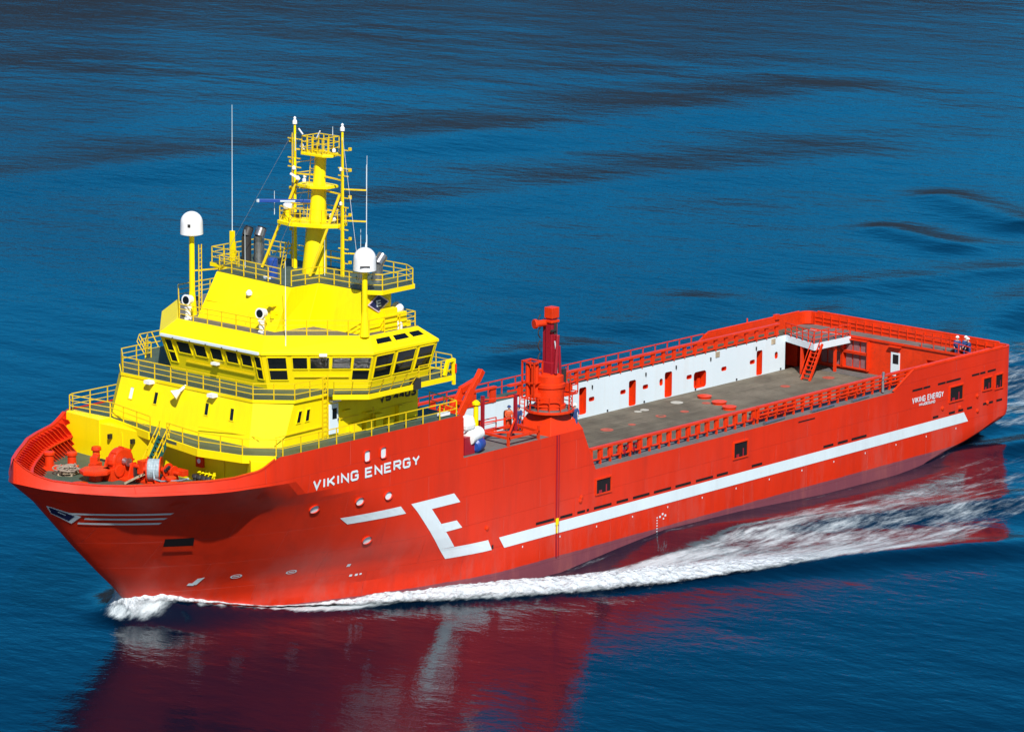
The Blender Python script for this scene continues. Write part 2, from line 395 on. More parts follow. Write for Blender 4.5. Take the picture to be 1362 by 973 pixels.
# ---------------------------------------------------------------- the ship: x from stern (0) to bow (95), y to port, z above the water
SHIP = empty('supply_ship', (0,0,0))
tag(SHIP, 'red offshore supply ship with yellow superstructure steaming across dark blue water', 'ship')

def top_z(x):
    if x < 64.12: return interp([0,13.1,15.6,50.4,51.85,64.1],[7.05,7.05,5.75,5.75,8.87,8.87],x)
    if x < 81.3: return 11.85
    if x < 83.4:
        t = (x-81.3)/2.1; return 11.85 - (11.85-lerp_tab(RIM,83.4,2))*math.sin(t*math.pi/2)**1.4
    return lerp_tab(RIM, x, 2)
def hp(x, z, off=0.0): return (x, hull_y(x, z)+off, z)

def build_hull():
    mb = MB()
    zl = [-3,-2,-1,-0.4,0,0.4,0.8,1.3,1.6,2,2.3,2.6,3,3.5,4,4.5,5,5.6,6.2,6.8,7.4,8,8.5,9]
    xa = [0,0.08,0.2,0.4,0.7,1.0,1.6,2.5,4,6,9,11,13.1,15.6,18,22,26,30,34,38,42,46,50.4,51.85,53,54,56,58,60,61,62,63,64.1]
    cols = []
    for x in xa:
        tz = top_z(x); c = [(x, hull_y(x, min(z,tz)), min(z,tz)) for z in zl]
        zk = min(9.75, tz); c += [(x, hull_y(x,zk), zk), (x, hull_y(x,tz), tz)]
        cols.append(c)
    xt = [64.15,65,66,67,68,69,70,71,72,73,74,75,76,77,78,79,80,80.7,81.3,81.7,82.1,82.5,82.9,83.4]+[84+0.5*i for i in range(20)]+[93.9,94.2,94.4,94.6,94.75,94.87,94.95]
    for x in xt:
        g = (x-64.15)/(94.95-64.15); c = []
        for z in zl:
            X = 64.15+(stem_x(z)-64.15)*g
            c.append((X, hull_y(X, z) if g < 1 else 0.0, z))
        X = 64.15+(95.0-64.15)*g
        c.append((X, (10.2 if X < 80.7 else rim_y(X-0.1)+0.15*min(1,(X-80.7)/3.5)*min(1,(95.0-X)/1.0)) if g < 1 else 0.0, knuckle_z(X)))
        c.append((x, rim_y(x), top_z(x)))
        cols.append(c)
    n = len(cols[0])
    for s in (1,-1):
        vs = [(p[0], s*p[1], p[2]) for c in cols for p in c]
        fs = [(i*n+k, (i+1)*n+k, (i+1)*n+k+1, i*n+k+1) for i in range(len(cols)-1) for k in range(n-1)]
        mb.add(vs, fs)
    # transom
    c = cols[0]
    for k in range(n-1):
        a, b = c[k], c[k+1]
        if b[2] > a[2]+1e-6: mb.quad((a[0],a[1],a[2]),(a[0],-a[1],a[2]),(b[0],-b[1],b[2]),(b[0],b[1],b[2]))
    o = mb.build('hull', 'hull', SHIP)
    me = o.data
    bm = bmesh.new(); bm.from_mesh(me)
    bmesh.ops.dissolve_degenerate(bm, edges=bm.edges, dist=1e-4)
    bmesh.ops.triangulate(bm, faces=bm.faces)
    bm.to_mesh(me); bm.free()
    for p in me.polygons: p.use_smooth = True
    es = o.modifiers.new('split','EDGE_SPLIT'); es.split_angle = math.radians(13)
    return o
HULL = build_hull()
from mathutils.bvhtree import BVHTree
_bv = BVHTree.FromPolygons([tuple(v.co) for v in HULL.data.vertices], [tuple(p.vertices) for p in HULL.data.polygons])
hull_form = hull_y
def hull_y(x, z):
    """half breadth of the built shell plating at a station and height"""
    h = _bv.ray_cast(Vector((x, 30.0, z)), Vector((0, -1, 0)))
    return h[0].y if h[0] is not None and h[0].y > 0 else hull_form(x, z)

# cap rails and inside of the bulwarks
def build_bulwark():
    mb = MB()
    # bow, both sides
    xs = [81.75+0.3*i for i in range(42)]+[94.3,94.6,94.85,94.94]
    for s in (1,-1):
        prev = None
        for x in xs:
            y = rim_y(x); z = top_z(x)
            zi = 9.1; xi = 64.15+(stem_x(9.1)-64.15)*(x-64.15)/(94.95-64.15)-0.15; yi = max(0.02, min(hull_y(xi, 9.1)-0.15, y-0.25))
            q = [(x, s*(y+0.03), z+0.02), (x, s*(y+0.03), z+0.10), (x-0.12, s*max(0.02,y-0.18), z+0.10), (x-0.12, s*max(0.02,y-0.18), z+0.0), (x-0.16, s*max(0.02,y-0.16), z-0.05), (xi, s*yi, zi)]
            if prev:
                for a in range(len(q)-1): mb.quad(prev[a], q[a], q[a+1], prev[a+1])
            prev = q
        # frames (stays)
        for i in range(30):
            x = 82.2+0.42*i
            if x > 94: break
            y = rim_y(x); z = top_z(x)
            xi = 64.15+(stem_x(9.1)-64.15)*(x-64.15)/(94.95-64.15)-0.3; yi = max(0.05, min(hull_y(xi, 9.1)-0.2, y-0.25))
            d = 0.42
            if y < 0.9: continue
            q = [(x-0.16,y-0.17,z-0.02),(x-0.30,y-0.62,z-0.10),(xi-0.15,yi-0.50,9.16),(xi,yi-0.06,9.16)]
            if yi > 1.0: mb.loft([[(p[0]-0.03,s*p[1],p[2]) for p in q],[(p[0]+0.03,s*p[1],p[2]) for p in q]])
        # longitudinal shelf
        pr = None
        for x in xs[::2]:
            y = rim_y(x); z = 9.2+(top_z(x)-9.2)*0.52
            xi = 64.15+(stem_x(9.1)-64.15)*(x-64.15)/(94.95-64.15)-0.25; yi = min(hull_y(xi, 9.1)-0.15, y-0.25); ym = yi+(y-0.25-yi)*0.52
            if ym < 0.6: continue
            p = (xi+(x-0.2-xi)*0.52, s*(ym-0.16), z)
            if pr: mb.bar((pr[0],pr[1]-s*0.12,pr[2]), (p[0],p[1]-s*0.12,p[2]), 0.5, 0.07)
            pr = p
    o = mb.build('bow_bulwark', 'red', SHIP)
    # stern bulwark inside and cap
    mb = MB()
    def hy(x): return hull_y(x, 6.5)
    path = [(15.6,10.2),(13.1,10.2),(8,10.2),(3,10.2)]+[(x,hy(x)) for x in (1.0,0.7,0.4,0.2,0.08,0.0)]
    path = path+[(x,-y) for x,y in reversed(path)]
    prev = None
    for i,(x,y) in enumerate(path):
        z = top_z(x); 
        ins = Vector((0.16 if x < 1 else 0.0, 0.16*(-1 if y > 0 else 1) if x > 0.05 else 0, 0))
        pi = Vector((x,y,0))+ins
        q = [(x,y,z+0.02),(x,y,z+0.1),(pi.x,pi.y,z+0.1),(pi.x,pi.y,z),(pi.x,pi.y,5.8 if x > 1.6 else 6.1)]
        if prev:
            for a in range(len(q)-1): mb.quad(prev[a],q[a],q[a+1],prev[a+1])
        prev = q
    y = -9.2
    while y < 9.3:
        mb.bar((0.2,y,6.1),(0.2,y,7.05),0.06,0.14); y += 0.85
    for z in (6.45,6.78): mb.bar((0.2,-9.3,z),(0.2,9.3,z),0.05,0.1)
    mb.tube((0.1,-9.0,7.2),(0.1,9.0,7.2),0.07,n=8)
    for s in (1,-1): mb.tube((1.2,s*10.1,7.2),(13,s*10.1,7.2),0.07,n=8)
    mb.build('stern_bulwark','red2',SHIP)
build_bulwark()

# ---------------------------------------------------------------- decks
def deck(name, poly, z, th, material):
    mb = MB(); mb.prism(poly, z-th, z); return mb.build(name, material, SHIP)
CDK = deck('cargo_deck', [(1.6,-8.5),(64.0,-8.5),(64.0,8.0),(1.6,8.0)], 3.2, 0.3, 'deck')
deck('side_walkway', [(1.6,8.02),(51.9,8.02),(51.9,10.12),(1.6,10.12)], 5.72, 0.12, 'grey')
deck('side_walkway', [(1.6,-10.12),(64.1,-10.12),(64.1,-8.55),(1.6,-8.55)], 6.05, 0.12, 'green')
deck('poop_deck', [(0.12,-9.2),(1.0,-10.05),(1.62,-10.1),(1.62,5.0),(0.12,5.0)], 6.1, 0.15, 'grey')
deck('poop_deck', [(0.12,5.02),(1.59,5.02),(1.59,10.1),(1.0,10.0),(0.12,9.2)], 5.55, 0.1, 'grey')
deck('crane_deck', [(51.95,6.3),(64.0,6.3),(64.0,10.12),(51.95,10.12)], 8.82, 0.2, 'grey')
deck('forecastle_deck', [(64.15,-10.1),(81.5,-10.1),(81.0,-9.8),(80.95,-6.2),(64.15,-6.2)][::-1], 11.78, 0.2, 'green')
deck('forecastle_deck', [(64.15,-6.2),(80.95,-6.2),(82.75,1.3),(83.3,4.6),(82.65,8.0),(81.35,9.6),(81.3,10.1),(64.15,10.1)], 11.78, 0.2, 'green')
FD = [(x,-max(0.0,hull_y(x,9.0)-0.12)) for x in (80.5,82,83,84,85,86,87,88,89,90,91,91.6,92.1,92.5)]+[(92.75,0)]
deck('foredeck', FD+[(x,-y) for x,y in reversed(FD[:-1])], 9.2, 0.2, 'green')

# white inner side wall on starboard with its doorways and ports cut through
def holed_wall(name, x0, x1, z0, z1, y, holes, depth, material, rmat):
    xs = sorted({x0,x1}|{h[0] for h in holes}|{h[1] for h in holes}); zs = sorted({z0,z1}|{h[2] for h in holes}|{h[3] for h in holes})
    mb = MB()
    for a,b in zip(xs,xs[1:]):
        for c,d in zip(zs,zs[1:]):
            mx,mz = (a+b)/2,(c+d)/2
            if any(h[0]<mx<h[1] and h[2]<mz<h[3] for h in holes): continue
            mb.quad((a,y,c),(b,y,c),(b,y,d),(a,y,d))
    mb.quad((x0,y,z0),(x0,y-0.9,z0),(x0,y-0.9,z1),(x0,y,z1))
    mb.quad((x1,y,z0),(x1,y-0.9,z0),(x1,y-0.9,z1),(x1,y,z1))
    wo = mb.build(name, material, SHIP)
    # rounded corner fillets of the openings
    for h in holes:
        w_, h_ = h[1]-h[0], h[3]-h[2]; r = min(w_,h_)*(0.42 if w_*h_ < 0.5 else 0.2)
        fb = MB()
        for cx,cz,sx,sz in ((h[0],h[2],1,1),(h[1],h[2],-1,1),(h[1],h[3],-1,-1),(h[0],h[3],1,-1)):
            arc = [(cx+sx*(r-r*math.sin(k*math.pi/12)), y, cz+sz*(r-r*math.cos(k*math.pi/12))) for k in range(7)]
            for a,b in zip(arc,arc[1:]): fb.add([(cx,y,cz),a,b],[(0,1,2)])
        fb.add([],[])
        k = len(wo.data.vertices)
        bm = bmesh.new(); bm.from_mesh(wo.data)
        vv = [bm.verts.new(v) for v in fb.v]
        for f in fb.f: bm.faces.new([vv[i] for i in f])
        bm.to_mesh(wo.data); bm.free()
        # recess behind the opening
        big = w_*h_ > 0.5; d = depth if big else 0.28
        rb = MB(); a,b,c,e = h[0]-0.003,h[1]+0.003,h[2]-0.003,h[3]+0.003; yb = y-0.004
        rb.quad((a,yb,c),(a,yb-d,c),(a,yb-d,e),(a,yb,e)); rb.quad((b,yb,c),(b,yb-d,c),(b,yb-d,e),(b,yb,e))
        rb.quad((a,yb,c),(b,yb,c),(b,yb-d,c),(a,yb-d,c)); rb.quad((a,yb,e),(b,yb,e),(b,yb-d,e),(a,yb-d,e))
        rb.quad((a,yb-d,c),(b,yb-d,c),(b,yb-d,e),(a,yb-d,e))
        if big:
            rb.box((a+0.1*w_,yb-d*0.6,c),(a+0.3*w_,yb-d*0.8,e-0.7)); rb.box((a+0.55*w_,yb-d*0.5,c),(a+0.8*w_,yb-d*0.8,c+0.5))
        rb.build('doorway' if h_ > 1.5 else ('cargo_rail_port' if big else 'wall_port'), rmat, wo)
    return wo
DX, DZ = -1.33, -0.33
H = []
for a,b in ((31.0,31.85),(25.1,25.95),(20.7,21.6),(9.3,10.05),(39.6,40.5)): H.append((a+DX,b+DX,3.24,5.25))
H[0] = (29.67,30.52,3.5,5.6)
H.append((16.45+DX,18.0+DX,3.7+DZ,5.03+DZ))
for x,z in ((30.38,4.86),(26.65,4.83),(23.95,4.82),(18.58,4.77),(14.22,4.77),(10.59,4.77)): H.append((x-0.33+DX,x+0.33+DX,z-0.17+DZ,z+0.17+DZ))
for x,z in ((22.04,4.89),(7.49,4.86),(43.2,5.0)): H.append((x-0.2+DX,x+0.2+DX,z-0.28+DZ,z+0.28+DZ))
WALL = holed_wall('side_wall', 5.0, 64.0, 3.2, 6.04, -8.5, H, 0.85, 'white', 'red2')
mb = MB()
for x in (33.2,28.4,24.0,17.7,12.5,6.8): mb.lathe((x-1.2,-8.47,3.35),[(0.07,0),(0.07,0.06)],10,'y')
mb.each('lashing_eye','blackpaint',WALL)
mb = MB()
for x in (29.0,22.6,18.9,14.6,8.8): mb.box((x,-8.5,5.35),(x+0.06,-8.4,5.62))
mb.each('lamp_bracket','blackpaint',WALL)
for x in (13.5,4.95+1.4):
    mb = MB(); mb.box((x,-8.49,5.52),(x+0.5,-8.45,5.95)); sg = mb.build('notice_plate','wood',WALL)
# plates that close the ship's inside: port inner wall, deckhouse aft face, outer starboard side is the hull itself
mb = MB(); mb.box((1.6,8.0,3.2),(51.9,8.1,5.7)); mb.build('inner_side_wall','red2',SHIP)
mb = MB(); mb.box((51.95,6.2,3.2),(64.0,6.3,8.62)); mb.build('inner_side_wall','white',SHIP)
mb = MB(); mb.quad((50.42,8.0,5.72),(50.42,10.15,5.72),(51.95,10.15,8.84),(51.95,8.0,8.84)); mb.quad((50.42,8.0,5.72),(51.95,8.0,8.84),(51.95,8.0,3.2),(50.42,8.0,3.2)); mb.quad((51.95,6.2,3.2),(51.95,8.0,3.2),(51.95,8.0,8.84),(51.95,6.2,8.84))
mb.build('slanted_bulwark_end','red2',SHIP)
mb = MB(); mb.box((64.02,-10.15,3.2),(64.12,10.15,11.6)); mb.build('house_end_bulkhead','red',SHIP)

# aft bulkhead, mostly orange red, with door, slatted racks and a dark opening
AB = MB()
xs = [-8.5,3.1,5.9,8.0]; 
for (ya,yb,za,zb) in ((-8.5,3.1,3.2,5.95),(5.9,8.0,3.2,5.95),(3.1,5.9,3.2,4.1),(3.1,5.9,5.15,5.95)): AB.quad((1.6,ya,za),(1.6,yb,za),(1.6,yb,zb),(1.6,ya,zb))
AB.quad((1.6,3.1,4.1),(0.9,3.1,4.1),(0.9,3.1,5.15),(1.6,3.1,5.15)); AB.quad((1.6,5.9,4.1),(0.9,5.9,4.1),(0.9,5.9,5.15),(1.6,5.9,5.15)); AB.quad((1.6,3.1,5.15),(1.6,5.9,5.15),(0.9,5.9,5.15),(0.9,3.1,5.15))
AB.quad((0.9,3.1,4.1),(0.9,5.9,4.1),(0.9,5.9,5.15),(0.9,3.1,5.15)); AB.quad((1.6,3.1,4.1),(1.6,5.9,4.1),(0.9,5.9,4.1),(0.9,3.1,4.1))
AB.box((1.6,-8.5,5.95),(1.72,8.0,6.12))
AB = AB.build('aft_bulkhead','red2',SHIP)
mb = MB(); mb.box((1.6,-0.35,3.4),(1.68,0.5,5.3)); d = mb.build('bulkhead_door','white',AB)
mb = MB(); mb.box((1.67,-0.15,4.4),(1.70,0.4,5.15)); mb.build('door_window','black',d)
mb = MB(); mb.box((1.6,-0.5,5.75),(1.95,0.65,5.85)); mb.build('door_canopy','red2',AB)
for ya,yb in ((-7.4,-5.3),(-4.9,-2.7)):
    for za,zb in ((3.55,4.6),(4.85,5.7)):
        mb = MB(); 
        for i in range(3):
            w3 = (yb-ya)/3; mb.box((1.62,ya+w3*i+0.08,za),(1.68,ya+w3*(i+1)-0.08,zb))
        mb.build('slatted_panel','grille',AB)
    mb = MB()
    for z in (3.45,4.68,4.8,5.78): mb.box((1.6,ya-0.15,z),(1.95,yb+0.15,z+0.08))
    for y in (ya-0.15,yb+0.1): mb.box((1.6,y,3.4),(1.95,y+0.08,5.86))
    mb.build('panel_frame','red2',AB)
# steel rollers / gratings on deck before the bulkhead
mb = MB()
for i in range(4): mb.bar((2.3+0.32*i,-6.0,3.24),(2.3+0.32*i,0.9,3.24),0.22,0.08)
mb.build('deck_channel','grey',SHIP)

# aft starboard platform with white fascia and ladder
PF = [(5.0,-8.5),(6.35,-4.55),(1.75,-4.35),(1.75,-8.5)]
mb = MB(); mb.prism([(x,y) for x,y in PF],5.5,6.03); PLAT = mb.build('aft_platform','white',SHIP)
mb = MB(); mb.prism([(4.9,-8.4),(6.2,-4.65),(1.85,-4.45),(1.85,-8.4)],6.032,6.04); mb.build('platform_deck','grey',PLAT)
mb = rail([(5.0,-8.5,6.04),(6.3,-4.6,6.04),(1.8,-4.4,6.04)],1.0,3,0.9,0.035); mb.build('platform_rail','red2',PLAT)
mb = MB(); mb.bar((5.6,-6.3,3.2),(5.6,-6.3,5.5),0.22); mb.bar((3.2,-4.8,3.2),(3.2,-4.8,5.5),0.2); mb.each('platform_post','red2',PLAT)
mb = MB()
for dy in (-0.4,0.4): mb.bar((7.3,-4.6+dy,3.2),(5.7,-4.6+dy,6.0),0.09,0.22); mb.bar((7.3,-4.6+dy,4.1),(5.7,-4.6+dy,6.9),0.05); 
for i in range(9):
    t = (i+0.5)/9; mb.box((7.3-1.6*t-0.1,-5.0,3.2+2.8*t),(7.3-1.6*t+0.1,-4.2,3.2+2.8*t+0.04))
mb.build('platform_ladder','red2',PLAT)
# dark stowage recess under the platform
mb = MB(); mb.quad((5.0,-8.5,3.2),(5.0,-9.6,3.2),(5.0,-9.6,5.5),(5.0,-8.5,5.5)); mb.quad((5.0,-9.6,3.2),(1.65,-9.6,3.2),(1.65,-9.6,5.5),(5.0,-9.6,5.5)); mb.box((3.4,-9.55,3.2),(3.5,-8.5,5.5))
mb.build('stowage_recess','red2',SHIP)

# ---------------------------------------------------------------- cargo rails
def cargo_rail(y, z0, x0, x1, h, step, out, rails=(), base=0.34, pw=0.42):
    """heavy crash rail: thin feet, a low bar, broad posts and a heavy cap"""
    mb = MB(); x = x0
    while x < x1:
        mb.cbox((x,y,z0+base/2),(0.11,0.16,base))
        mb.cbox((x,y,(z0+base+z0+h)/2-0.04),(pw,0.16,h-base-0.06))
        mb.cbox((x-0.02,y+out*0.11,z0+base+0.1+(h-base)*0.4),(0.08,0.12,(h-base)*0.8))
        x += step
    mb.bar((x0-0.3,y,z0+h),(x1,y,z0+h),0.34,0.15); mb.bar((x0-0.3,y,z0+base+0.03),(x1,y,z0+base+0.03),0.12,0.10)
    for k in rails: mb.bar((x0-0.3,y+out*0.10,z0+base+(h-base)*k),(x1,y+out*0.10,z0+base+(h-base)*k),0.12,0.13)
    return mb
cargo_rail(9.3,5.73,31.6,50.0,1.2,1.08,1).build('cargo_rail','red2',SHIP)
cargo_rail(9.3,5.73,2.0,31.2,1.2,1.08,1,(0.34,0.67),0.32,0.3).build('cargo_rail','red2',SHIP)
cargo_rail(-8.5,6.06,6.2,38.6,1.0,1.3,-1,(0.45,),0.16,0.34).build('cargo_rail','red2',SHIP)
cargo_rail(-8.5,6.06,40.4,63.5,1.15,2.2,-1,(),0.05,0.6).build('cargo_rail','red2',SHIP)
# pipes, valves and hoses gathered along the port rail
random.seed(3)
for cx,n in ((45.6,7),(30.6,12),(27.8,16),(19.6,12),(14.8,8)):
    mb = MB()
    mb.bar((cx-1.2,9.05,6.15),(cx+1.2,9.05,6.15),0.12); mb.bar((cx-1.2,9.05,6.5),(cx+1.2,9.05,6.5),0.1)
    for i in range(n):
        x = cx-1.2+2.4*(i+0.5)/n; z = 6.15+random.choice((0,0.35))
        mb.tube((x,9.05,z),(x,9.05+random.uniform(.15,.4),z),0.05,n=8); mb.lathe((x,9.2+random.uniform(0,.15),z),[(0.11,0),(0.12,0.05)],10,'y')
        mb.bar((x,9.05,5.75),(x,9.05,6.5),0.06)
    mb.build('valve_manifold',random.choice(('crimson','red2')),SHIP)
for x0,x1 in ((28.5,31.2),(22.5,25.5),(18.2,20.5)):
    mb = MB(); mb.tube((x0,9.75,5.84),(x1,9.95,5.84),0.10,n=8); mb.build('hose_pipe','steel',SHIP)
mb = MB(); mb.pipe([(16.3,9.7,5.8),(16.2,9.6,6.7),(15.9,9.4,7.2),(15.6,9.3,7.0)],0.10,8); mb.build('hose_pipe','steel',SHIP)
# thin outer handrails
rail([(63.6,-10.1,6.06),(33.0,-10.1,6.06),(13.6,-10.1,6.06)],1.08,2,1.5,0.035).build('handrail','red2',SHIP)
mb = MB(); mb.bar((13.5,-10.12,6.6),(1.0,-10.12,6.6),0.1,1.0); mb.build('side_bulwark','red2',SHIP)
mb = MB(); mb.box((33.2,-10.2,6.06),(33.9,-9.7,7.35)); mb.tube((8.0,-10.1,7.05),(8.0,-10.1,7.6),0.06); mb.box((4.0,-10.2,7.0),(4.5,-9.9,7.4)); mb.each('rail_locker','red2',SHIP)

# ---------------------------------------------------------------- cargo deck fittings
for x,y,r,h,mt in ((18.0,-6.3,0.52,0.14,'red2'),(18.9,-4.1,0.55,0.16,'red2'),(19.9,-2.3,0.52,0.2,'red2'),(25.4,-4.6,0.42,0.03,'red2'),(31.9,-4.5,0.5,0.03,'red2'),(22.9,-4.3,0.34,0.03,'red2'),(19.4,-5.0,0.34,0.03,'red2'),(10.2,-4.4,0.4,0.03,'red2'),(5.2,-3.9,0.5,0.03,'red2'),(29.2,-4.3,0.3,0.02,'red2'),(20.8,-6.8,0.5,0.02,'mark'),(24.6,-6.9,0.35,0.02,'mark'),(25.4,-6.9,0.3,0.02,'mark')):
    mb = MB()
    mb.lathe((x,y,3.204),[(r,0),(r,h*0.7),(r*0.9,h)],22)
    if h > 0.1: mb.lathe((x,y,3.204+h),[(r*1.1,0),(r*1.1,0.05)],22)
    mb.build('deck_hatch' if mt == 'red2' else 'deck_patch', 'pale' if mt == 'mark' else ('red2' if h > 0.1 else 'faded'), CDK)
mb = MB(); mb.lathe((25.4,-4.6,3.236),[(0.24,0),(0.24,0.01)],18); mb.build('deck_hatch_centre','deck',CDK)
# ---------------------------------------------------------------- hull markings
def strip(poly, name, material, off=0.03, nx=24, nz=2):
    """4-corner patch (x,z) laid on the hull plate: tl, tr, br, bl"""
    tl,tr,br,bl = poly; mb = MB(); g = []
    for i in range(nx+1):
        s = i/nx
        for j in range(nz+1):
            t = j/nz
            x = (tl[0]*(1-s)+tr[0]*s)*(1-t)+(bl[0]*(1-s)+br[0]*s)*t; z = (tl[1]*(1-s)+tr[1]*s)*(1-t)+(bl[1]*(1-s)+br[1]*s)*t
            g.append((x,z))
    def P(off): return [hp(x,z,off) for x,z in g]
    n = nz+1; k = len(g)
    vs = P(off)
    mb.add(vs, [(i*n+j,(i+1)*n+j,(i+1)*n+j+1,i*n+j+1) for i in range(nx) for j in range(nz)])
    return mb.build(name, material, HULL)
strip([(60.47,2.71),(6.35,2.74),(5.75,1.93),(59.93,1.89)],'white_stripe','mark',0.02,30)
strip([(75.26,6.61),(70.19,6.62),(69.65,6.03),(74.49,6.05)],'white_dash','mark',0.025,14)
# the big slanted E, one piece
def letter_E():
    parts = [[(69.21,6.60),(65.01,6.60),(64.4,5.9),(68.55,5.92)],
             [(68.55,5.92),(67.21,5.92),(64.78,2.85),(66.02,2.85)],
             [(66.3,4.71),(64.75,4.69),(64.2,4.10),(65.85,4.08)],
             [(66.02,2.85),(61.58,2.74),(61.2,1.98),(65.31,2.03)]]
    mb = MB()
    for q in parts:
        nx,nz = 10,4; tl,tr,br,bl = q; n = nz+1; vs = []
        for i in range(nx+1):
            s = i/nx
            for j in range(nz+1):
                t = j/nz
                x = (tl[0]*(1-s)+tr[0]*s)*(1-t)+(bl[0]*(1-s)+br[0]*s)*t; z = (tl[1]*(1-s)+tr[1]*s)*(1-t)+(bl[1]*(1-s)+br[1]*s)*t
                vs.append(hp(x,z,0.025 if q is not parts[2] else 0.028))
        mb.add(vs,[(i*n+j,(i+1)*n+j,(i+1)*n+j+1,i*n+j+1) for i in range(nx) for j in range(nz)])
    mb.build('logo_letter','mark',HULL)
letter_E()
for (x0,z0,x1,z1,c) in ((91.8,8.52,86.95,8.42,.07),(90.96,8.13,87.02,8.02,.07),(91.02,7.75,87.1,7.65,.07)):
    strip([(x0,z0+c),(x1,z1+c),(x1+0.1,z1-c),(x0-0.05,z0-c)],'bow_stripe','mark',0.06,20,1)
def hull_word(word, x0, z0, slope, wid, gap, h, sw, name, italic=0.0):
    return block_word(word, lambda u,v,d: (lambda x,z: (x,hull_y(x,z)+0.03+d,z))(x0-u, z0+slope*u+v), wid, gap, h, sw, name, 'mark', HULL, italic)
a = hull_word('VIKING',78.4,9.14,0.0,0.59,0.31,0.69,0.15,'name_lettering')
hull_word('ENERGY',78.4-a-0.45,9.14,0.0,0.59,0.31,0.69,0.15,'name_lettering')
a = hull_word('VIKING',13.2,4.5,-0.02,0.23,0.13,0.46,0.085,'name_lettering')
hull_word('ENERGY',13.2-a-0.22,4.47,-0.02,0.23,0.13,0.46,0.085,'name_lettering')
hull_word('HAUGESUND',12.3,4.17,-0.02,0.155,0.08,0.23,0.05,'port_lettering')
# bow emblem: navy diamond with a pale border and a small figure
strip([(92.75,9.05),(91.15,8.30),(91.2,7.70),(92.25,8.42)],'bow_emblem','mark',0.05,8,4)
strip([(92.62,8.94),(91.42,8.32),(91.42,7.92),(92.27,8.46)],'emblem_field','navy',0.065,8,4)
strip([(92.2,8.66),(91.8,8.42),(91.78,8.35),(92.15,8.58)],'emblem_figure','mark',0.08,4,2)
# portholes: white rims standing a little proud to cast a crescent shadow like a recess
def porthole(x,z,rx,rz,square=False):
    N = 20; ring = []; 
    for k in range(N):
        a = 2*math.pi*k/N; c,s = math.cos(a),math.sin(a)
        if square: c = math.copysign(abs(c)**0.5,c); s = math.copysign(abs(s)**0.5,s)
        ring.append((c,s))
    mb = MB(); vs = []
    for f,off in ((1.08,0.0),(1.07,0.12),(1.02,0.12),(1.0,0.0)):
        vs += [hp(x+c*rx*f,z+s*rz*f,off) for c,s in ring]
    fs = [(k*N+i,k*N+(i+1)%N,(k+1)*N+(i+1)%N,(k+1)*N+i) for k in range(3) for i in range(N)]
    mb.add(vs,fs); mb.build('porthole','hull',HULL)
    mb = MB(); mb.add([hp(x+c*rx*0.99,z+s*rz*0.99,0.018) for c,s in ring],[tuple(range(N))]); mb.build('porthole_cover','mark',HULL)
    mb = MB(); q = [(c,s) for c,s in ring]
    mb.add([hp(x+c*rx*0.96,z+s*rz*0.96,0.03) for c,s in ring if -c+s < -0.55 or False]+[],[]) 
for x,z in ((77.61,7.62),(74.02,7.62),(71.46,7.58),(72.48,4.57)): porthole(x,z,0.34,0.27)
for x,z in ((73.48,10.6),(71.95,10.57)): porthole(x,z,0.27,0.36,True)
# mooring windows in the hull side, their shaded depth painted as flat black panels
def hull_window(x0,x1,z0,z1,frame=True):
    mb = MB(); mb.quad(hp(x0,z0,0.012),hp(x1,z0,0.012),hp(x1,z1,0.012),hp(x0,z1,0.012)); p = mb.build('hull_opening','black',HULL)
    mb = MB(); f = 0.1; b = 0.09
    for a,c,d,e in ((x0-f,x1+f,z1,z1+f),(x0-f,x1+f,z0-f,z0),(x0-f,x0,z0,z1),(x1,x1+f,z0,z1)):
        mb.box((a,hull_y((a+c)/2,(d+e)/2)-0.02,d),(c,hull_y((a+c)/2,(d+e)/2)+b,e))
    mb.build('opening_frame','red2',HULL)
    mb = MB(); 
    if frame:
        mb.box((x0+0.25*(x1-x0),10.22,z0),(x0+0.33*(x1-x0),10.23,z0+0.55*(z1-z0))); mb.box((x0+0.6*(x1-x0),10.22,z0),(x0+0.8*(x1-x0),10.23,z0+0.22*(z1-z0)))
        mb.build('fairlead','crimson',HULL)
for a in ((48.8,50.35,3.95,4.95),(33.45,35.0,3.9,5.0),(6.6,8.3,3.88,4.98),(2.75,3.85,4.1,5.0),(1.25,2.2,3.98,5.02)): hull_window(*a)
def slot(x0,x1,z,h=0.09):
    mb = MB(); mb.quad(hp(x0,z-h,0.015),hp(x1,z-h,0.015),hp(x1,z+h,0.015),hp(x0,z+h,0.015)); mb.build('scupper_slot','black',HULL)  # flat black patch painted for the shade inside the slot
for a,b in ((56.67,54.77),(54.13,52.84),(52.32,51.5),(51.32,51.08),(50.55,48.65),(48.11,46.85),(46.32,44.5),(44.01,42.1),(41.61,39.87),(39.3,37.35),(36.91,35.63),(32.86,31.63),(24.27,23.05),(22.5,21.27),(20.8,18.93),(10.44,9.72),(8.34,7.54),(7.1,6.44),(5.93,5.26),(3.78,2.44),(1.99,1.2)): slot(a,b,2.96)
for a,b in ((13.2,11.9),(11.8,10.9),(9.9,8.9),(8.8,6.9),(5.4,4.4),(4.3,3.6),(3.3,2.2)): slot(a,b,5.5,0.08)
slot(27.4,25.4,5.35,0.05)
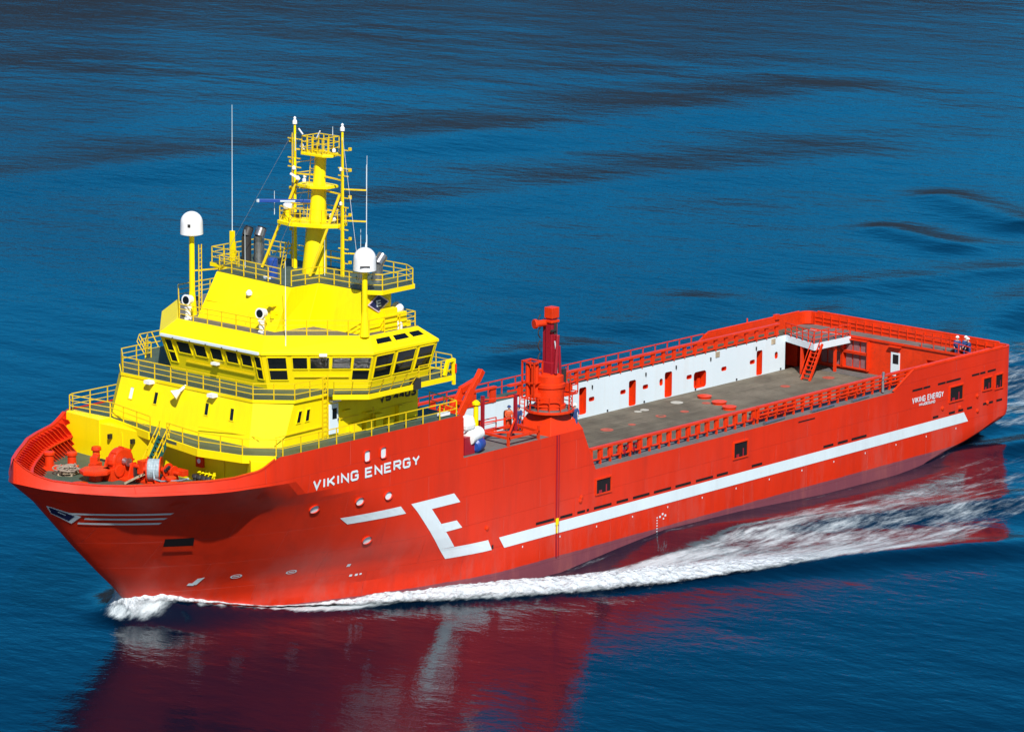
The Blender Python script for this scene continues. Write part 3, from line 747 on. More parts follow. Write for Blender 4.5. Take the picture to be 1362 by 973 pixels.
# bow thruster-room opening with a lit sill, chocks, draught marks
strip([(86.25,6.37),(84.65,6.35),(84.4,5.72),(86.05,5.75)],'bow_opening','black',0.05,8,3)  # black patch on the plating painted as the opening's shaded inside
strip([(86.1,5.76),(84.5,5.72),(84.3,5.45),(86.0,5.45)],'opening_sill','red2',0.12,6,1)
def ringmark(x,z,rx,rz,w_,name,material,off=0.03):
    N = 20; mb = MB(); vs = []
    for f in (1,1-w_): vs += [hp(x+math.cos(2*math.pi*k/N)*rx*f,z+math.sin(2*math.pi*k/N)*rz*f,off) for k in range(N)]
    mb.add(vs,[(i,(i+1)%N,N+(i+1)%N,N+i) for i in range(N)]); mb.build(name,material,HULL)
for x,z in ((87.2,9.1),(82.1,9.15),(92.6,9.62)): ringmark(x,z,0.42,0.24,0.3,'mooring_chock','red2',0.12)
for x,z in ((80.42,2.88),(76.85,2.77)): ringmark(x,z,0.36,0.16,0.3,'thruster_mark','mark')
strip([(80.6,2.92),(80.25,2.92),(80.25,2.84),(80.6,2.84)],'thruster_mark','mark',0.03,2,1); strip([(77.02,2.81),(76.68,2.81),(76.68,2.73),(77.02,2.73)],'thruster_mark','mark',0.03,2,1)
strip([(82.75,2.95),(82.35,3.02),(82.6,2.45),(82.95,2.5)],'bulb_mark','mark',0.04,4,2); strip([(83.1,2.62),(82.7,2.6),(82.75,2.4),(83.15,2.45)],'bulb_mark','mark',0.045,4,2)
random.seed(5)
mb = MB()
for x,z,s in ((72.88,2.72,.13),(72.4,1.88,.1),(72.0,1.88,.1),(71.7,1.9,.08),(43.3,1.05,.09),(43.0,1.2,.09),(42.7,1.05,.09),(42.9,0.85,.07)):
    mb.quad(hp(x-s,z-s*.8,.02),hp(x+s,z-s*.8,.02),hp(x+s,z+s*.8,.02),hp(x-s,z+s*.8,.02))
for i in range(7): mb.quad(hp(43.55,1.0-.2*i,.02),hp(43.68,1.0-.2*i,.02),hp(43.68,1.08-.2*i,.02),hp(43.55,1.08-.2*i,.02))
for i in range(14):
    x = 58-3.9*i; mb.quad(hp(x,1.55,.02),hp(x+.09,1.55,.02),hp(x+.09,1.68,.02),hp(x,1.68,.02))
mb.build('draught_marks','mark',HULL)
# pilot-ladder fender strip down the side and the yellow boarding mark
mb = MB(); mb.box((54.5,10.2,0.2),(54.6,10.27,8.85)); mb.box((54.27,10.2,0.2),(54.32,10.24,8.85)); mb.each('side_fender','crimson',HULL)
mb = MB(); mb.box((54.42,10.3,2.55),(54.7,10.33,3.0)); mb.box((54.5,10.3,1.95),(54.62,10.32,2.55)); mb.build('boarding_mark','yellow',HULL)
# small eyes and lugs on the plating
mb = MB()
for x,z in ((61.7,3.6),(51.9,4.0),(52.0,3.75),(9.2,3.5),(4.6,3.75),(4.5,2.55),(3.2,3.0),(6.9,3.2)): mb.lathe((x,10.2,z),[(0.16,0),(0.16,0.07),(0.06,0.10)],12,'y')
mb.each('side_lug','red2',HULL)
mb = MB(); mb.box((61.05,10.2,2.05),(61.2,10.24,2.3)); mb.build('side_plug','blackpaint',HULL)
def ring(pts, z): return [(x,y,z) for x,y in pts]
# ---------------------------------------------------------------- lower forecastle house under the C deck
mb = MB()
LH = [(81.6,-9.75),(81.9,-6.2),(81.9,7.6),(82.7,8.8),(82.2,9.7),(81.4,9.85),(78,9.85),(78,-9.85),(81.2,-9.85)]
mb.loft([[(x,max(-hull_y(x,9.0)+0.25,min(hull_y(x,9.0)-0.25,y)),9.0) for x,y in LH],[(x,y,10.1) for x,y in LH],[(x,y,11.6) for x,y in LH]])
LHO = mb.build('forecastle_house','yellow',SHIP,bevel=0.03)
# deck edge fascia: flush to starboard, overhanging in the middle with a gap for the stair
mb = MB()
def fascia(pts, z0, z1, th=0.12):
    for a,b in zip(pts,pts[1:]): mb.bar((a[0],a[1],(z0+z1)/2),(b[0],b[1],(z0+z1)/2),th,z1-z0)
fascia([(80.98,-6.2),(82.2,-1.15)],11.32,11.82); mb.build('deck_edge','yellow',SHIP); mb = MB(); fascia([(82.6,0.95),(83.3,4.6),(82.65,8.0)],11.32,11.82); fascia([(82.65,8.0),(81.35,9.75)],11.32,11.82)
mb.build('deck_edge','yellow',SHIP); mb = MB(); fascia([(81.45,-9.9),(80.98,-6.2)],11.3,11.82,0.2)
mb.build('deck_edge','yellow',SHIP)
mb = MB(); mb.loft([ring([(80.9,-9.0),(81.75,-8.85),(81.95,-6.25),(80.9,-6.2)],9.0),ring([(80.9,-9.85),(81.75,-9.7),(81.95,-6.25),(80.9,-6.2)],10.2),ring([(80.9,-9.85),(81.75,-9.7),(81.95,-6.25),(80.9,-6.2)],11.8)]); mb.build('house_wing','yellow',SHIP)
mb = MB(); mb.box((81.9,3.1,10.2),(82.1,3.75,11.0)); FB = mb.build('fire_hose_box','red2',LHO,bevel=0.02)
mb = MB(); mb.lathe((82.105,3.42,10.62),[(0.16,0),(0.16,0.015)],16,'x'); mb.build('box_emblem','mark',FB)
for y in (-5.2,-3.0): 
    mb = MB(); mb.box((81.9,y,10.75),(82.2,y+0.18,11.05)); mb.build('deck_lamp','blackpaint',LHO)
mb = MB(); mb.bar((81.93,-4.1,9.2),(81.93,-4.1,11.3),0.06); mb.bar((81.93,5.6,9.2),(81.93,5.6,11.3),0.06); mb.build('wall_seam','yellow_rail',LHO)
# stair from the foredeck
mb = MB()
for y in (0.02,0.86): mb.bar((82.35,y,11.8),(84.05,y,9.22),0.06,0.26)
for i in range(10):
    t = (i+0.5)/10; mb.box((82.35+1.7*t-0.13,0.02,11.8-2.58*t),(82.35+1.7*t+0.13,0.86,11.84-2.58*t))
ST = mb.build('fore_stair','teal',SHIP)
mb = MB()
for y in (-0.02,0.9):
    for hh in (0.5,1.0): mb.bar((82.25,y,11.8+hh),(84.05,y,9.22+hh),0.05)
    for t in (0,0.33,0.66,1): mb.bar((82.35+1.7*t,y,11.8-2.58*t),(82.35+1.7*t,y,12.8-2.58*t),0.05)
mb.build('stair_rail','yellow_rail',ST)

# ---------------------------------------------------------------- deckhouse tier between C and D decks
def ring(pts, z): return [(x,y,z) for x,y in pts]
B2 = [(80.6,6.5),(79.15,8.15),(66.4,8.15)]; T2 = [(79.9,6.2),(78.15,8.2),(66.4,8.2)]
def mirror(p): return p+[(x,-y) for x,y in reversed(p)]
mb = MB(); mb.loft([ring(mirror(B2),11.76), ring(mirror(T2),14.62)])
DH = mb.build('deckhouse','yellow',SHIP,bevel=0.02)
def facet(a0,a1,b0,b1):
    a0,a1,b0,b1 = map(Vector,(a0,a1,b0,b1))
    n = (a1-a0).cross(b0-a0).normalized()
    def P(s,t,off=0.0): return (a0.lerp(a1,s)).lerp(b0.lerp(b1,s),t)+n*off
    return P
def window(P, s0,s1,t0,t1, parent, frame_parent=None, name='window', material='glass', f=0.05, fm='yellow'):
    mb = MB(); mb.loft([[P(s0,t0,0.0),P(s1,t0,0.0),P(s1,t1,0.0),P(s0,t1,0.0)],[P(s0,t0,0.02),P(s1,t0,0.02),P(s1,t1,0.02),P(s0,t1,0.02)]])
    g = mb.build(name, material, parent)
    du = (P(1,0)-P(0,0)).length; dv = (P(0,1)-P(0,0)).length
    fs, ft = f/du, f/dv; mb = MB()
    for a,b,c,d in ((s0-fs,s1+fs,t1,t1+ft),(s0-fs,s1+fs,t0-ft,t0),(s0-fs,s0,t0,t1),(s1,s1+fs,t0,t1)):
        mb.loft([[P(a,c,-0.01),P(b,c,-0.01),P(b,d,-0.01),P(a,d,-0.01)],[P(a,c,0.06),P(b,c,0.06),P(b,d,0.06),P(a,d,0.06)]])
    mb.build('window_frame', fm, g)
    return g, mb
FR = MB()
def addframe(m): pass
P = facet((80.6,-6.5,11.76),(80.6,6.5,11.76),(79.9,-6.2,14.62),(79.9,6.2,14.62))
for y,mt in ((-5.2,'mark'),(-2.75,'glass'),(2.3,'glass'),(4.75,'glass')):
    s = 0.5+y/13.2; g,m = window(P,s-0.013,s+0.013,0.50,0.76,DH,material=mt); addframe(m)
P = facet((79.15,8.15,11.76),(75.3,8.15,11.76),(78.15,8.2,14.62),(75.3,8.2,14.62))
for s in (0.26,0.50): g,m = window(P,s-0.05,s+0.05,0.5,0.76,DH); addframe(m)
mb = MB()
P = facet((80.6,-6.5,11.76),(80.6,6.5,11.76),(79.9,-6.2,14.62),(79.9,6.2,14.62))
for y in (-3.4,2.85):
    c = P(0.5+y/13,0.96,0.25); mb.cbox(c,(0.5,0.55,0.22))
mb.each('flood_lamp','dome',DH)
mb = MB(); c = P(0.5-0.25/13,0.9,0.35); mb.tube(c, c+Vector((0.35,-0.2,-0.25)),0.12,0.36,14); mb.tube(c,c+Vector((-0.5,0.1,0.3)),0.1,n=10); mb.build('loudhailer','dome',DH)
mb = MB(); mb.bar((79.95,8.26,12.55),(75.5,8.26,12.6),0.05,0.06); mb.bar((80.75,2.0,12.45),(80.3,7.2,12.45),0.04); mb.build('grab_rail','yellow_rail',DH)
# white door on the port side, shelves and lockers along the shaded wall
mb = MB(); mb.box((74.13,8.2,11.95),(74.98,8.28,13.95)); D = mb.build('side_door','white',DH,bevel=0.02)
mb = MB(); mb.box((74.3,8.28,12.95),(74.7,8.30,13.65)); mb.build('door_window','glass',D)
mb = MB(); mb.box((74.16,8.28,12.8),(74.24,8.36,12.95)); mb.build('door_handle','steel',D)
mb = MB(); mb.box((74.1,8.2,14.1),(74.9,8.5,14.25)); mb.build('door_lamp','dome',DH)
mb = MB()
mb.box((72.2,8.2,11.8),(73.0,8.55,12.35)); mb.box((71.2,8.2,11.8),(71.9,8.7,12.5)); mb.box((70.2,8.2,11.8),(70.9,8.6,12.7)); mb.box((69.3,8.2,11.8),(69.9,8.7,12.2))
mb.box((71.1,8.2,12.9),(71.8,8.65,12.97)); mb.box((73.1,8.2,13.3),(73.7,8.5,13.4)); mb.box((68.2,8.2,11.8),(68.6,8.5,12.9))
mb.each('deck_locker','yellow',DH,bevel=0.02)
mb = MB(); mb.bar((73.9,8.26,12.85),(72.2,8.26,12.85),0.05); mb.bar((71.0,8.45,11.8),(71.0,8.45,13.2),0.07); mb.bar((70.0,8.3,12.9),(67.0,8.3,12.95),0.04); mb.each('pipe_run','yellow_rail',DH)
a = block_word('VS', lambda u,v,d: (70.12-u,8.203+d,13.32+v), 0.40,0.19,0.54,0.14,'hull_number','blackpaint',DH)
block_word('4403', lambda u,v,d: (70.12-a-0.2-u,8.203+d,13.31+v), 0.38,0.17,0.54,0.14,'hull_number','blackpaint',DH)
mb = MB()
for x in (75.75,75.3): mb.bar((x,8.45,11.8),(x,8.45,16.0),0.06)
for i in range(13): mb.bar((75.75,8.45,12.0+0.3*i),(75.3,8.45,12.0+0.3*i),0.04)
mb.build('wall_ladder','yellow_rail',DH)

# ---------------------------------------------------------------- D deck with its wings
DP = [(79.9,6.22),(78.15,8.25),(75.3,8.3),(75.2,8.9),(73.55,10.45),(69.4,10.45),(68.6,10.1),(65.2,10.1),(64.6,9.2)]
mb = MB(); mb.prism(mirror(DP),14.6,14.75); DD = mb.build('bridge_deck','green',SHIP)
mb = MB()
E_ = [(75.25,8.85),(73.55,10.5),(69.45,10.5),(69.1,10.2)]
for s in (1,-1):
    mb = MB()
    for a,b in zip(E_,E_[1:]): mb.bar((a[0],s*a[1],14.59),(b[0],s*b[1],14.59),0.10,0.32)
    for a,b in zip([(68.4,10.25),(65.2,10.25),(64.2,9.2)],[(65.2,10.25),(64.2,9.2),(64.2,7.0)]): mb.bar((a[0],s*a[1],14.55),(b[0],s*b[1],14.55),0.10,0.34)
    for x in (72.2,): mb.bar((x,s*8.25,13.9),(x,s*10.3,14.4),0.12,0.3)
    mb.build('deck_edge','yellow',DD)
mb = MB(); DF = [(78.2,-8.25),(79.95,-6.22),(79.95,6.22),(78.2,8.3),(75.3,8.33)]
for a,b in zip(DF,DF[1:]): mb.bar((a[0],a[1],14.66),(b[0],b[1],14.66),0.06,0.2)
mb.build('deck_edge','yellow',DD)
z = 14.76
mb = rail([(73.6,-10.4,z),(75.2,-8.9,z),(75.3,-8.25,z),(78.1,-8.15,z),(79.85,-6.15,z),(79.85,6.15,z),(78.1,8.2,z),(75.4,8.3,z)],1.05,3,1.55,0.028)
mb.build('deck_rail','yellow_rail',DD)
# outward raked rail round the port and starboard wings
for s in (1,-1):
    mb = MB()
    pts = [(75.2,8.9),(73.55,10.45),(69.5,10.45)]; outs = [(75.6,9.3),(73.8,11.0),(69.3,11.0)]
    for (a,b),(c,d) in zip(zip(pts,pts[1:]),zip(outs,outs[1:])):
        k = max(1,round(math.dist(a,b)/1.1))
        for i in range(k+1):
            t = i/k; mb.bar((a[0]+(b[0]-a[0])*t,s*(a[1]+(b[1]-a[1])*t),z),(c[0]+(d[0]-c[0])*t,s*(c[1]+(d[1]-c[1])*t),z+1.0),0.055)
        for f in (0.34,0.67,1.0):
            p = [(a[j]+(c[j]-a[j])*f) for j in (0,1)]; q = [(b[j]+(d[j]-b[j])*f) for j in (0,1)]
            mb.bar((p[0],s*p[1],z+f),(q[0],s*q[1],z+f),0.05)
    mb.build('wing_rail','yellow_rail',DD)
mb = rail([(68.5,10.2,z),(65.2,10.15,z),(64.25,9.2,z),(64.25,5.0,z)],1.05,3,1.2,0.028); mb.build('deck_rail','yellow_rail',DD)
mb = rail([(68.5,-10.2,z),(65.2,-10.15,z),(64.25,-9.2,z),(64.25,-5.0,z)],1.05,3,1.2,0.028); mb.build('deck_rail','yellow_rail',DD)
# stowed gangway arm and life-raft davit head at the aft corner of the wing
mb = MB(); mb.bar((66.0,10.2,14.8),(65.75,10.25,15.75),0.2,0.22); mb.bar((65.75,10.25,15.75),(65.2,10.3,15.8),0.2); mb.bar((65.2,10.3,15.85),(65.2,10.3,14.1),0.18); DVH = mb.build('raft_davit','yellow',DD)
mb = MB(); mb.bar((65.15,10.42,15.5),(65.15,10.42,14.9),0.1); mb.build('davit_hook','red2',DVH)
mb = MB(); mb.cbox((69.0,10.35,14.75),(0.6,0.5,0.7)); mb.build('search_lamp','soot',DD)

# ---------------------------------------------------------------- wheelhouse
WB = [(76.9,4.5),(72.3,9.15),(66.5,9.15)]; WE = [(77.7,4.75),(72.55,9.95),(66.4,9.95)]; WR = [(76.75,4.15),(72.0,9.1),(67.4,9.1)]
def close(p, z, xa): return ring(mirror(p+[]),z)
mb = MB()
mb.loft([ring(mirror(WB),14.73), ring(mirror(WE),17.15)], True, False)
mb.loft([ring(mirror([(x+0.06 if x > 70 else x-0.05,y+0.06) for x,y in WE]),17.15), ring(mirror([(x+0.06 if x > 70 else x-0.05,y+0.06) for x,y in WE]),17.32), ring(mirror(WR),18.2)], True, True)
WH = mb.build('wheelhouse','yellow',SHIP,bevel=0.015)
mb = MB(); mb.prism(mirror([(x-0.15,y-0.12) for x,y in WR]),18.2,18.22); mb.build('roof_deck','grey',WH)
FR = MB()
def V3(p,s,z): return (p[0],s*p[1],z)
fac_front = facet((76.9,-4.5,14.73),(76.9,4.5,14.73),(77.7,-4.75,17.15),(77.7,4.75,17.15))
fac_pd = facet(V3(WB[0],1,14.73),V3(WB[1],1,14.73),V3(WE[0],1,17.15),V3(WE[1],1,17.15))
fac_ps = facet(V3(WB[1],1,14.73),V3(WB[2],1,14.73),V3(WE[1],1,17.15),V3(WE[2],1,17.15))
fac_sd = facet(V3(WB[1],-1,14.73),V3(WB[0],-1,14.73),V3(WE[1],-1,17.15),V3(WE[0],-1,17.15))
fac_ss = facet(V3(WB[2],-1,14.73),V3(WB[1],-1,14.73),V3(WE[2],-1,17.15),V3(WE[1],-1,17.15))
fac_aft = facet(V3(WB[2],1,14.73),V3(WB[2],-1,14.73),V3(WE[2],1,17.15),V3(WE[2],-1,17.15))
UP = (0.60,0.93); LO = (0.28,0.56)
def win(P,s0,s1,t): 
    g,m = window(P,s0,s1,t[0],t[1],WH); pass
for s0,s1,two in ((0.035,0.10,1),(0.15,0.28,0),(0.325,0.44,0),(0.49,0.60,0),(0.645,0.755,0),(0.795,0.895,0),(0.93,0.985,1)):
    win(fac_front,s0,s1,UP)
    if two: win(fac_front,s0,s1,LO)
for P in (fac_pd,fac_sd):
    segs = ((0.05,0.215,1),(0.275,0.405,0),(0.435,0.605,0),(0.635,0.805,0),(0.83,0.985,1))
    if P is fac_sd: segs = tuple((1-b,1-a,c) for a,b,c in segs)
    for s0,s1,two in segs:
        win(P,s0,s1,UP)
        if two: win(P,s0,s1,LO)
for P in (fac_ps,fac_ss):
    segs = ((0.05,0.32),(0.38,0.66),(0.72,0.95))
    if P is fac_ss: segs = tuple((1-b,1-a) for a,b in segs)
    for s0,s1 in segs: win(P,s0,s1,(0.63,0.94)); win(P,s0,s1,(0.30,0.60))
for s0,s1 in ((0.05,0.25),(0.3,0.5),(0.55,0.75),(0.8,0.95)): win(fac_aft,s0,s1,UP)
for s in (1,-1):
    e1,e2,r1,r2 = (72.55,9.95,17.33),(66.4,9.95,17.33),(72.0,9.1,18.2),(67.4,9.1,18.2)
    f_ = lambda p: (p[0],s*p[1],p[2])
    P = facet(f_(e1),f_(e2),f_(r1),f_(r2)) if s == 1 else facet(f_(e2),f_(e1),f_(r2),f_(r1))
    for s0,s1 in ((0.08,0.34),(0.40,0.64),(0.70,0.90)):
        a,b = (s0,s1) if s == 1 else (1-s1,1-s0)
        g,m = window(P,a,b,0.18,0.74,WH,name='skylight',f=0.04); pass
# white gutter over the front windows, hand rails, wipers
mb = MB(); mb.bar((77.83,-4.6,17.24),(77.83,4.6,17.24),0.14,0.17); mb.build('front_gutter','white',WH)
mb = MB()
for P in (fac_front,fac_pd): 
    a,b = (0.2,0.9) if P is fac_front else (0.28,0.8); mb.bar(P(a,0.38,0.08),P(b,0.38,0.08),0.05)
mb.each('grab_rail','yellow_rail',WH)
mb = MB(); mb.cbox(fac_front(0.52,0.5,0.15),(0.3,0.55,0.16)); mb.cbox(fac_pd(0.55,1.03,0.12),(0.5,0.5,0.14),rz=-0.8); mb.each('floodlight','dome',WH)
mb = MB()
for s in (0.13,0.3,0.46,0.62,0.77): mb.bar(fac_front(s,1.03,0.12),fac_front(s+0.03,1.06,0.3),0.05)
mb.each('window_wiper','soot',WH)
# roof rail
z = 18.22; RR = [(72.0,-9.0),(76.65,-4.05),(76.65,4.05),(72.0,9.0),(67.6,9.0),(67.45,7.5),(67.45,4.5)]
rail([(x,y,z) for x,y in [(67.5,-9.0)]+RR],1.0,3,1.35,0.028).build('roof_rail','yellow_rail',WH)
mb = MB(); mb.box((67.7,8.2,18.22),(68.3,8.7,18.6)); mb.build('roof_locker','yellow',WH)
# ---------------------------------------------------------------- casing on the wheelhouse roof
mb = MB()
mb.loft([ring([(75.4,-3.6),(75.5,3.8),(72.2,4.2),(72.2,-4.5),(66.5,-4.5),(66.5,-6.0),(72.2,-6.0),(73.2,-3.6)][:4]+[(66.4,4.2),(66.4,-3.6)][0:0],18.2),
         ring([(73.6,-3.6),(74.3,4.1),(71.8,4.2),(71.6,-4.5)],21.05)])
mb.loft([ring([(72.4,3.9),(72.3,8.4),(69.4,8.5),(68.9,7.8),(68.6,3.9)],18.2), ring([(71.8,4.1),(71.9,8.35),(69.2,8.35),(68.8,7.8),(68.5,3.9)],21.05)])
mb.loft([ring([(73.0,-3.5),(73.0,4.3),(67.4,4.3),(67.4,-3.5)],18.2), ring([(71.9,-4.4),(71.9,4.3),(67.2,4.3),(67.2,-4.4)],21.05)])
CS = mb.build('funnel_casing','yellow',SHIP,bevel=0.03)
mb = MB(); mb.prism([(73.5,-3.55),(74.2,4.05),(71.8,4.2),(71.75,8.3),(71.1,9.3),(68.0,9.2),(67.2,8.0),(67.0,-6.2),(71.6,-6.2),(72.0,-3.6)],21.06,21.12); mb.build('top_deck','green',CS)
mb = MB()
TD = [(71.8,8.3),(71.1,9.35),(67.95,9.25),(67.1,8.0)]
for a,b in zip(TD,TD[1:]): mb.bar((a[0],a[1],20.98),(b[0],b[1],20.98),0.08,0.28)
mb.build('deck_edge','yellow',CS); mb = MB()
mb.bar((71.65,-6.2,20.98),(71.65,-3.2,20.98),0.1,0.26); mb.bar((71.65,-6.2,20.98),(67,-6.2,20.98),0.1,0.26)
mb.loft([[(71.6,-6.2,20.9),(71.6,-4.4,20.9),(69.0,-4.4,20.9),(69.0,-6.2,20.9)],[(71.5,-4.5,20.2),(71.5,-4.4,20.2),(69.5,-4.4,20.2),(69.5,-4.5,20.2)]])
mb.build('deck_edge','yellow',CS)
z = 21.12
rail([(71.6,-3.7,z),(71.55,-6.15,z),(67.1,-6.15,z),(67.1,-3.0,z),(67.1,2.0,z)],1.05,3,1.25,0.028).build('casing_rail','yellow_rail',CS)
rail([(71.6,-3.5,z),(73.5,-3.4,z),(74.15,3.0,z)],1.05,3,1.4,0.028).build('casing_rail','yellow_rail',CS)
rail([(74.15,4.0,z),(71.85,4.3,z),(71.7,8.3,z),(71.0,9.25,z),(68.0,9.15,z),(67.25,7.9,z),(67.1,3.0,z)],1.05,3,1.3,0.028).build('casing_rail','yellow_rail',CS)
# diamond emblem on the side of the casing
def dia(cx,cz,a,b,y,mt,name):
    mb = MB(); mb.loft([[(cx-a,y,cz),(cx,y,cz-b),(cx+a,y,cz),(cx,y,cz+b)],[(cx-a,y+0.02,cz),(cx,y+0.02,cz-b),(cx+a,y+0.02,cz),(cx,y+0.02,cz+b)]]); return mb.build(name,mt,CS)
dia(70.55,20.1,1.02,0.62,8.46,'pink','casing_emblem'); dia(70.55,20.1,0.86,0.52,8.485,'navy','emblem_field')
solid_text('E', lambda u,v,d: (70.75-0.42*u+0.08*v, 8.508+d, 19.88+0.44*v), 0.012,'emblem_letter','mark',CS,0.02)
mb = MB(); mb.box((69.2,8.4,18.25),(70.4,8.9,19.7)); mb.box((68.2,8.4,18.25),(69.0,8.8,19.3)); mb.each('casing_locker','yellow',CS)
mb = MB(); Pc = facet((75.4,-3.6,18.2),(75.5,3.8,18.2),(73.6,-3.6,21.05),(74.3,4.1,21.05))
mb.bar(Pc(0.03,0.38,0.05),Pc(0.97,0.38,0.05),0.04); mb.bar(Pc(0.62,0.05,0.05),Pc(0.62,0.75,0.05),0.05); mb.build('pipe_run','yellow_rail',CS)
mb = MB(); c = Pc(0.55,0.68,0.25); mb.lathe(c,[(0.02,-0.2),(0.2,-0.1),(0.22,0.05),(0.12,0.2),(0.02,0.24)],14); mb.build('camera_dome','dome',CS)
mb = MB(); mb.cbox(Pc(0.88,0.52,0.3),(0.5,0.6,0.06)); mb.cbox(Pc(0.93,0.35,0.2),(0.4,0.1,0.5)); mb.each('lamp_bracket','yellow',CS)
# exhausts
for x,y,r,mt in ((69.9,-4.5,0.33,'soot'),(69.4,-3.8,0.36,'steel')):
    mb = MB(); mb.pipe([(x,y,21.1),(x,y,22.9),(x-0.25,y,23.4)],r,16); mb.build('exhaust_pipe',mt,CS,smooth=True)
    mb = MB(); mb.tube((x-0.25,y,23.38),(x-0.3,y,23.48),r*0.85,n=16); mb.build('exhaust_mouth','black',CS)
for x,y,h in ((69.4,5.9,1.9),(68.9,6.8,1.7)):
    mb = MB(); mb.pipe([(x,y,21.1),(x,y,21.1+h*0.7),(x-0.5,y,21.1+h)],0.36,16); mb.build('exhaust_pipe','steel',CS,smooth=True)
mb = MB(); mb.lathe((72.9,1.0,21.13),[(0.36,0),(0.36,1.25),(0.25,1.35)],18); mb.build('air_bottle','blue',CS)
mb = MB(); mb.lathe((73.0,0.8,21.12),[(0.42,0),(0.42,0.08)],18); mb.build('bottle_base','mark',CS)

# ---------------------------------------------------------------- mast
MX,MY = 69.5,1.55
mb = MB()
mb.loft([[ (MX+r*math.cos(2*math.pi*k/20)-0.08*(z-21.1), MY+r*math.sin(2*math.pi*k/20), z) for k in range(20)] for r,z in ((0.85,21.1),(0.78,22.3),(0.62,24.6),(0.56,25.2),(0.5,26.8),(0.42,27.2),(0.38,29.0))])
MS = mb.build('mast','yellow',SHIP,smooth=True)
def plate(cx,cy,z,poly,th,name):
    mb = MB(); mb.prism([(cx+a,cy+b) for a,b in poly],z-th,z); return mb.build(name,'yellow',MS,bevel=0.02)
plate(69.4,MY,24.62,[(1.6,-2.0),(1.9,-0.6),(1.0,1.6),(0.2,2.3),(-1.0,2.0),(-1.2,-1.0),(0.2,-2.2)],0.24,'radar_platform')
plate(69.0,MY,27.05,[(0.9,-1.2),(1.1,0.2),(0.5,1.2),(-0.6,1.2),(-0.8,-0.8),(0.2,-1.4)],0.2,'mast_platform')
plate(68.85,MY,29.15,[(0.9,-1.0),(0.9,1.0),(0.4,1.5),(-0.8,1.0),(-0.8,-1.0),(0.4,-1.5)],0.16,'top_platform')
rail([(70.9,-0.3,24.62),(71.2,0.9,24.62),(70.3,3.0,24.62),(69.5,3.7,24.62),(68.4,3.4,24.62),(68.3,0.6,24.62),(69.6,-0.55,24.62)],0.95,3,0.9,0.024,closed=True).build('platform_rail','yellow_rail',MS)
rail([(69.7,0.6,29.15),(69.7,2.5,29.15),(68.1,2.5,29.15),(68.1,0.6,29.15)],1.1,3,0.5,0.026,closed=True).build('platform_rail','yellow_rail',MS)
# twin poles with spreaders and struts
mb = MB()
for y in (-0.45,3.97):
    mb.tube((69.3,y,21.1),(69.3,y,30.9),0.14,0.08,10)
mb.each('mast_pole','yellow',MS)
mb = MB()
for y in (-0.45,3.97): mb.lathe((69.3,y,30.9),[(0.16,0),(0.16,0.18),(0.08,0.3),(0.1,0.42),(0.02,0.5)],10)
mb.each('mast_lamp','dome',MS)
mb = MB()
for z,dx in ((29.2,0.0),(27.55,0.0),(26.6,0.0),(24.5,0)): mb.bar((69.2,-0.45,z),(68.9,MY,z+0.05),0.09); mb.bar((69.2,3.97,z),(68.9,MY,z+0.05),0.09)
mb.tube((70.9,-2.0,21.2),(69.4,-0.1,27.2),0.10,n=8); mb.tube((71.0,2.6,21.2),(69.4,3.8,26.6),0.10,n=8)
mb.bar((69.3,-2.6,21.9),(69.3,-0.45,22.6),0.08); mb.bar((69.3,3.97,22.3),(69.0,1.9,22.2),0.08)
for z in (22.7,24.9,27.0): mb.bar((69.3,3.97,z),(68.5,5.4,z),0.09)
for z in (23.0,24.3,25.8,27.9,28.4): mb.bar((69.3,3.6,z),(69.3,4.5,z),0.07); 
for z in (28.0,28.6,29.9): mb.bar((69.3,-1.1,z),(69.3,0.1,z),0.07)
mb.build('mast_strut','yellow_rail',MS)
mb = MB()
for (x,y,z,h) in ((68.5,5.4,22.7,1.6),(68.5,5.4,24.9,1.7),(68.5,5.4,27.0,1.7),(69.7,0.0,29.2,1.1),(68.5,3.2,29.2,1.5),(68.4,2.2,30.3,0.6),(70.8,-0.9,24.9,1.6),(71.9,-2.6,21.2,2.6),(70.2,3.2,21.2,2.5),(68.0,4.4,21.2,3.0),(67.6,4.6,21.2,2.6)):
    mb.tube((x,y,z),(x,y,z+h),0.025,0.015,6)
mb.each('rod_aerial','mark',MS)
mb = MB(); random.seed(11)
for (x,y,z) in ((69.4,0.4,29.25),(69.2,0.1,29.35),(69.0,2.9,29.3),(69.4,3.95,28.2),(69.4,3.95,25.9),(69.5,3.1,25.0),(69.2,3.3,25.4),(69.5,3.4,24.8),(69.4,-0.45,27.8),(70.0,0.5,27.3),(69.9,1.0,27.2),(69.0,0.2,27.3)):
    mb.lathe((x,y,z),[(0.05,0),(0.13,0.05),(0.13,0.2),(0.05,0.28)],10)
mb.bar((69.9,0.9,30.4),(69.9,0.5,30.75),0.07); mb.bar((69.9,2.2,30.3),(69.9,2.5,30.8),0.07); mb.bar((69.6,0.3,27.3),(70.1,-0.1,27.7),0.14)
mb.each('nav_sensor','dome',MS)
mb = MB()
for y,s_ in ((-0.45,-1),(3.97,1)):
    for z in (22.0,23.6,25.2,26.4,28.2,29.6): mb.bar((69.15,y,z),(69.15,y+0.75*s_*(0.5+0.5*((z*7)%1)),z),0.06); mb.cbox((69.15,y+0.55*s_,z+0.12),(0.16,0.16,0.2))
    mb.bar((69.45,y+0.12*s_,21.2),(69.45,y+0.1*s_,30.3),0.05)
for z in (25.4,26.2,27.6,28.3): mb.bar((69.3,-0.45,z),(68.9,MY-0.5,z+0.3),0.05)
for y in (0.75,1.15): mb.bar((69.75-0.04,y,21.2),(69.2,y+0.2,29.0),0.04)
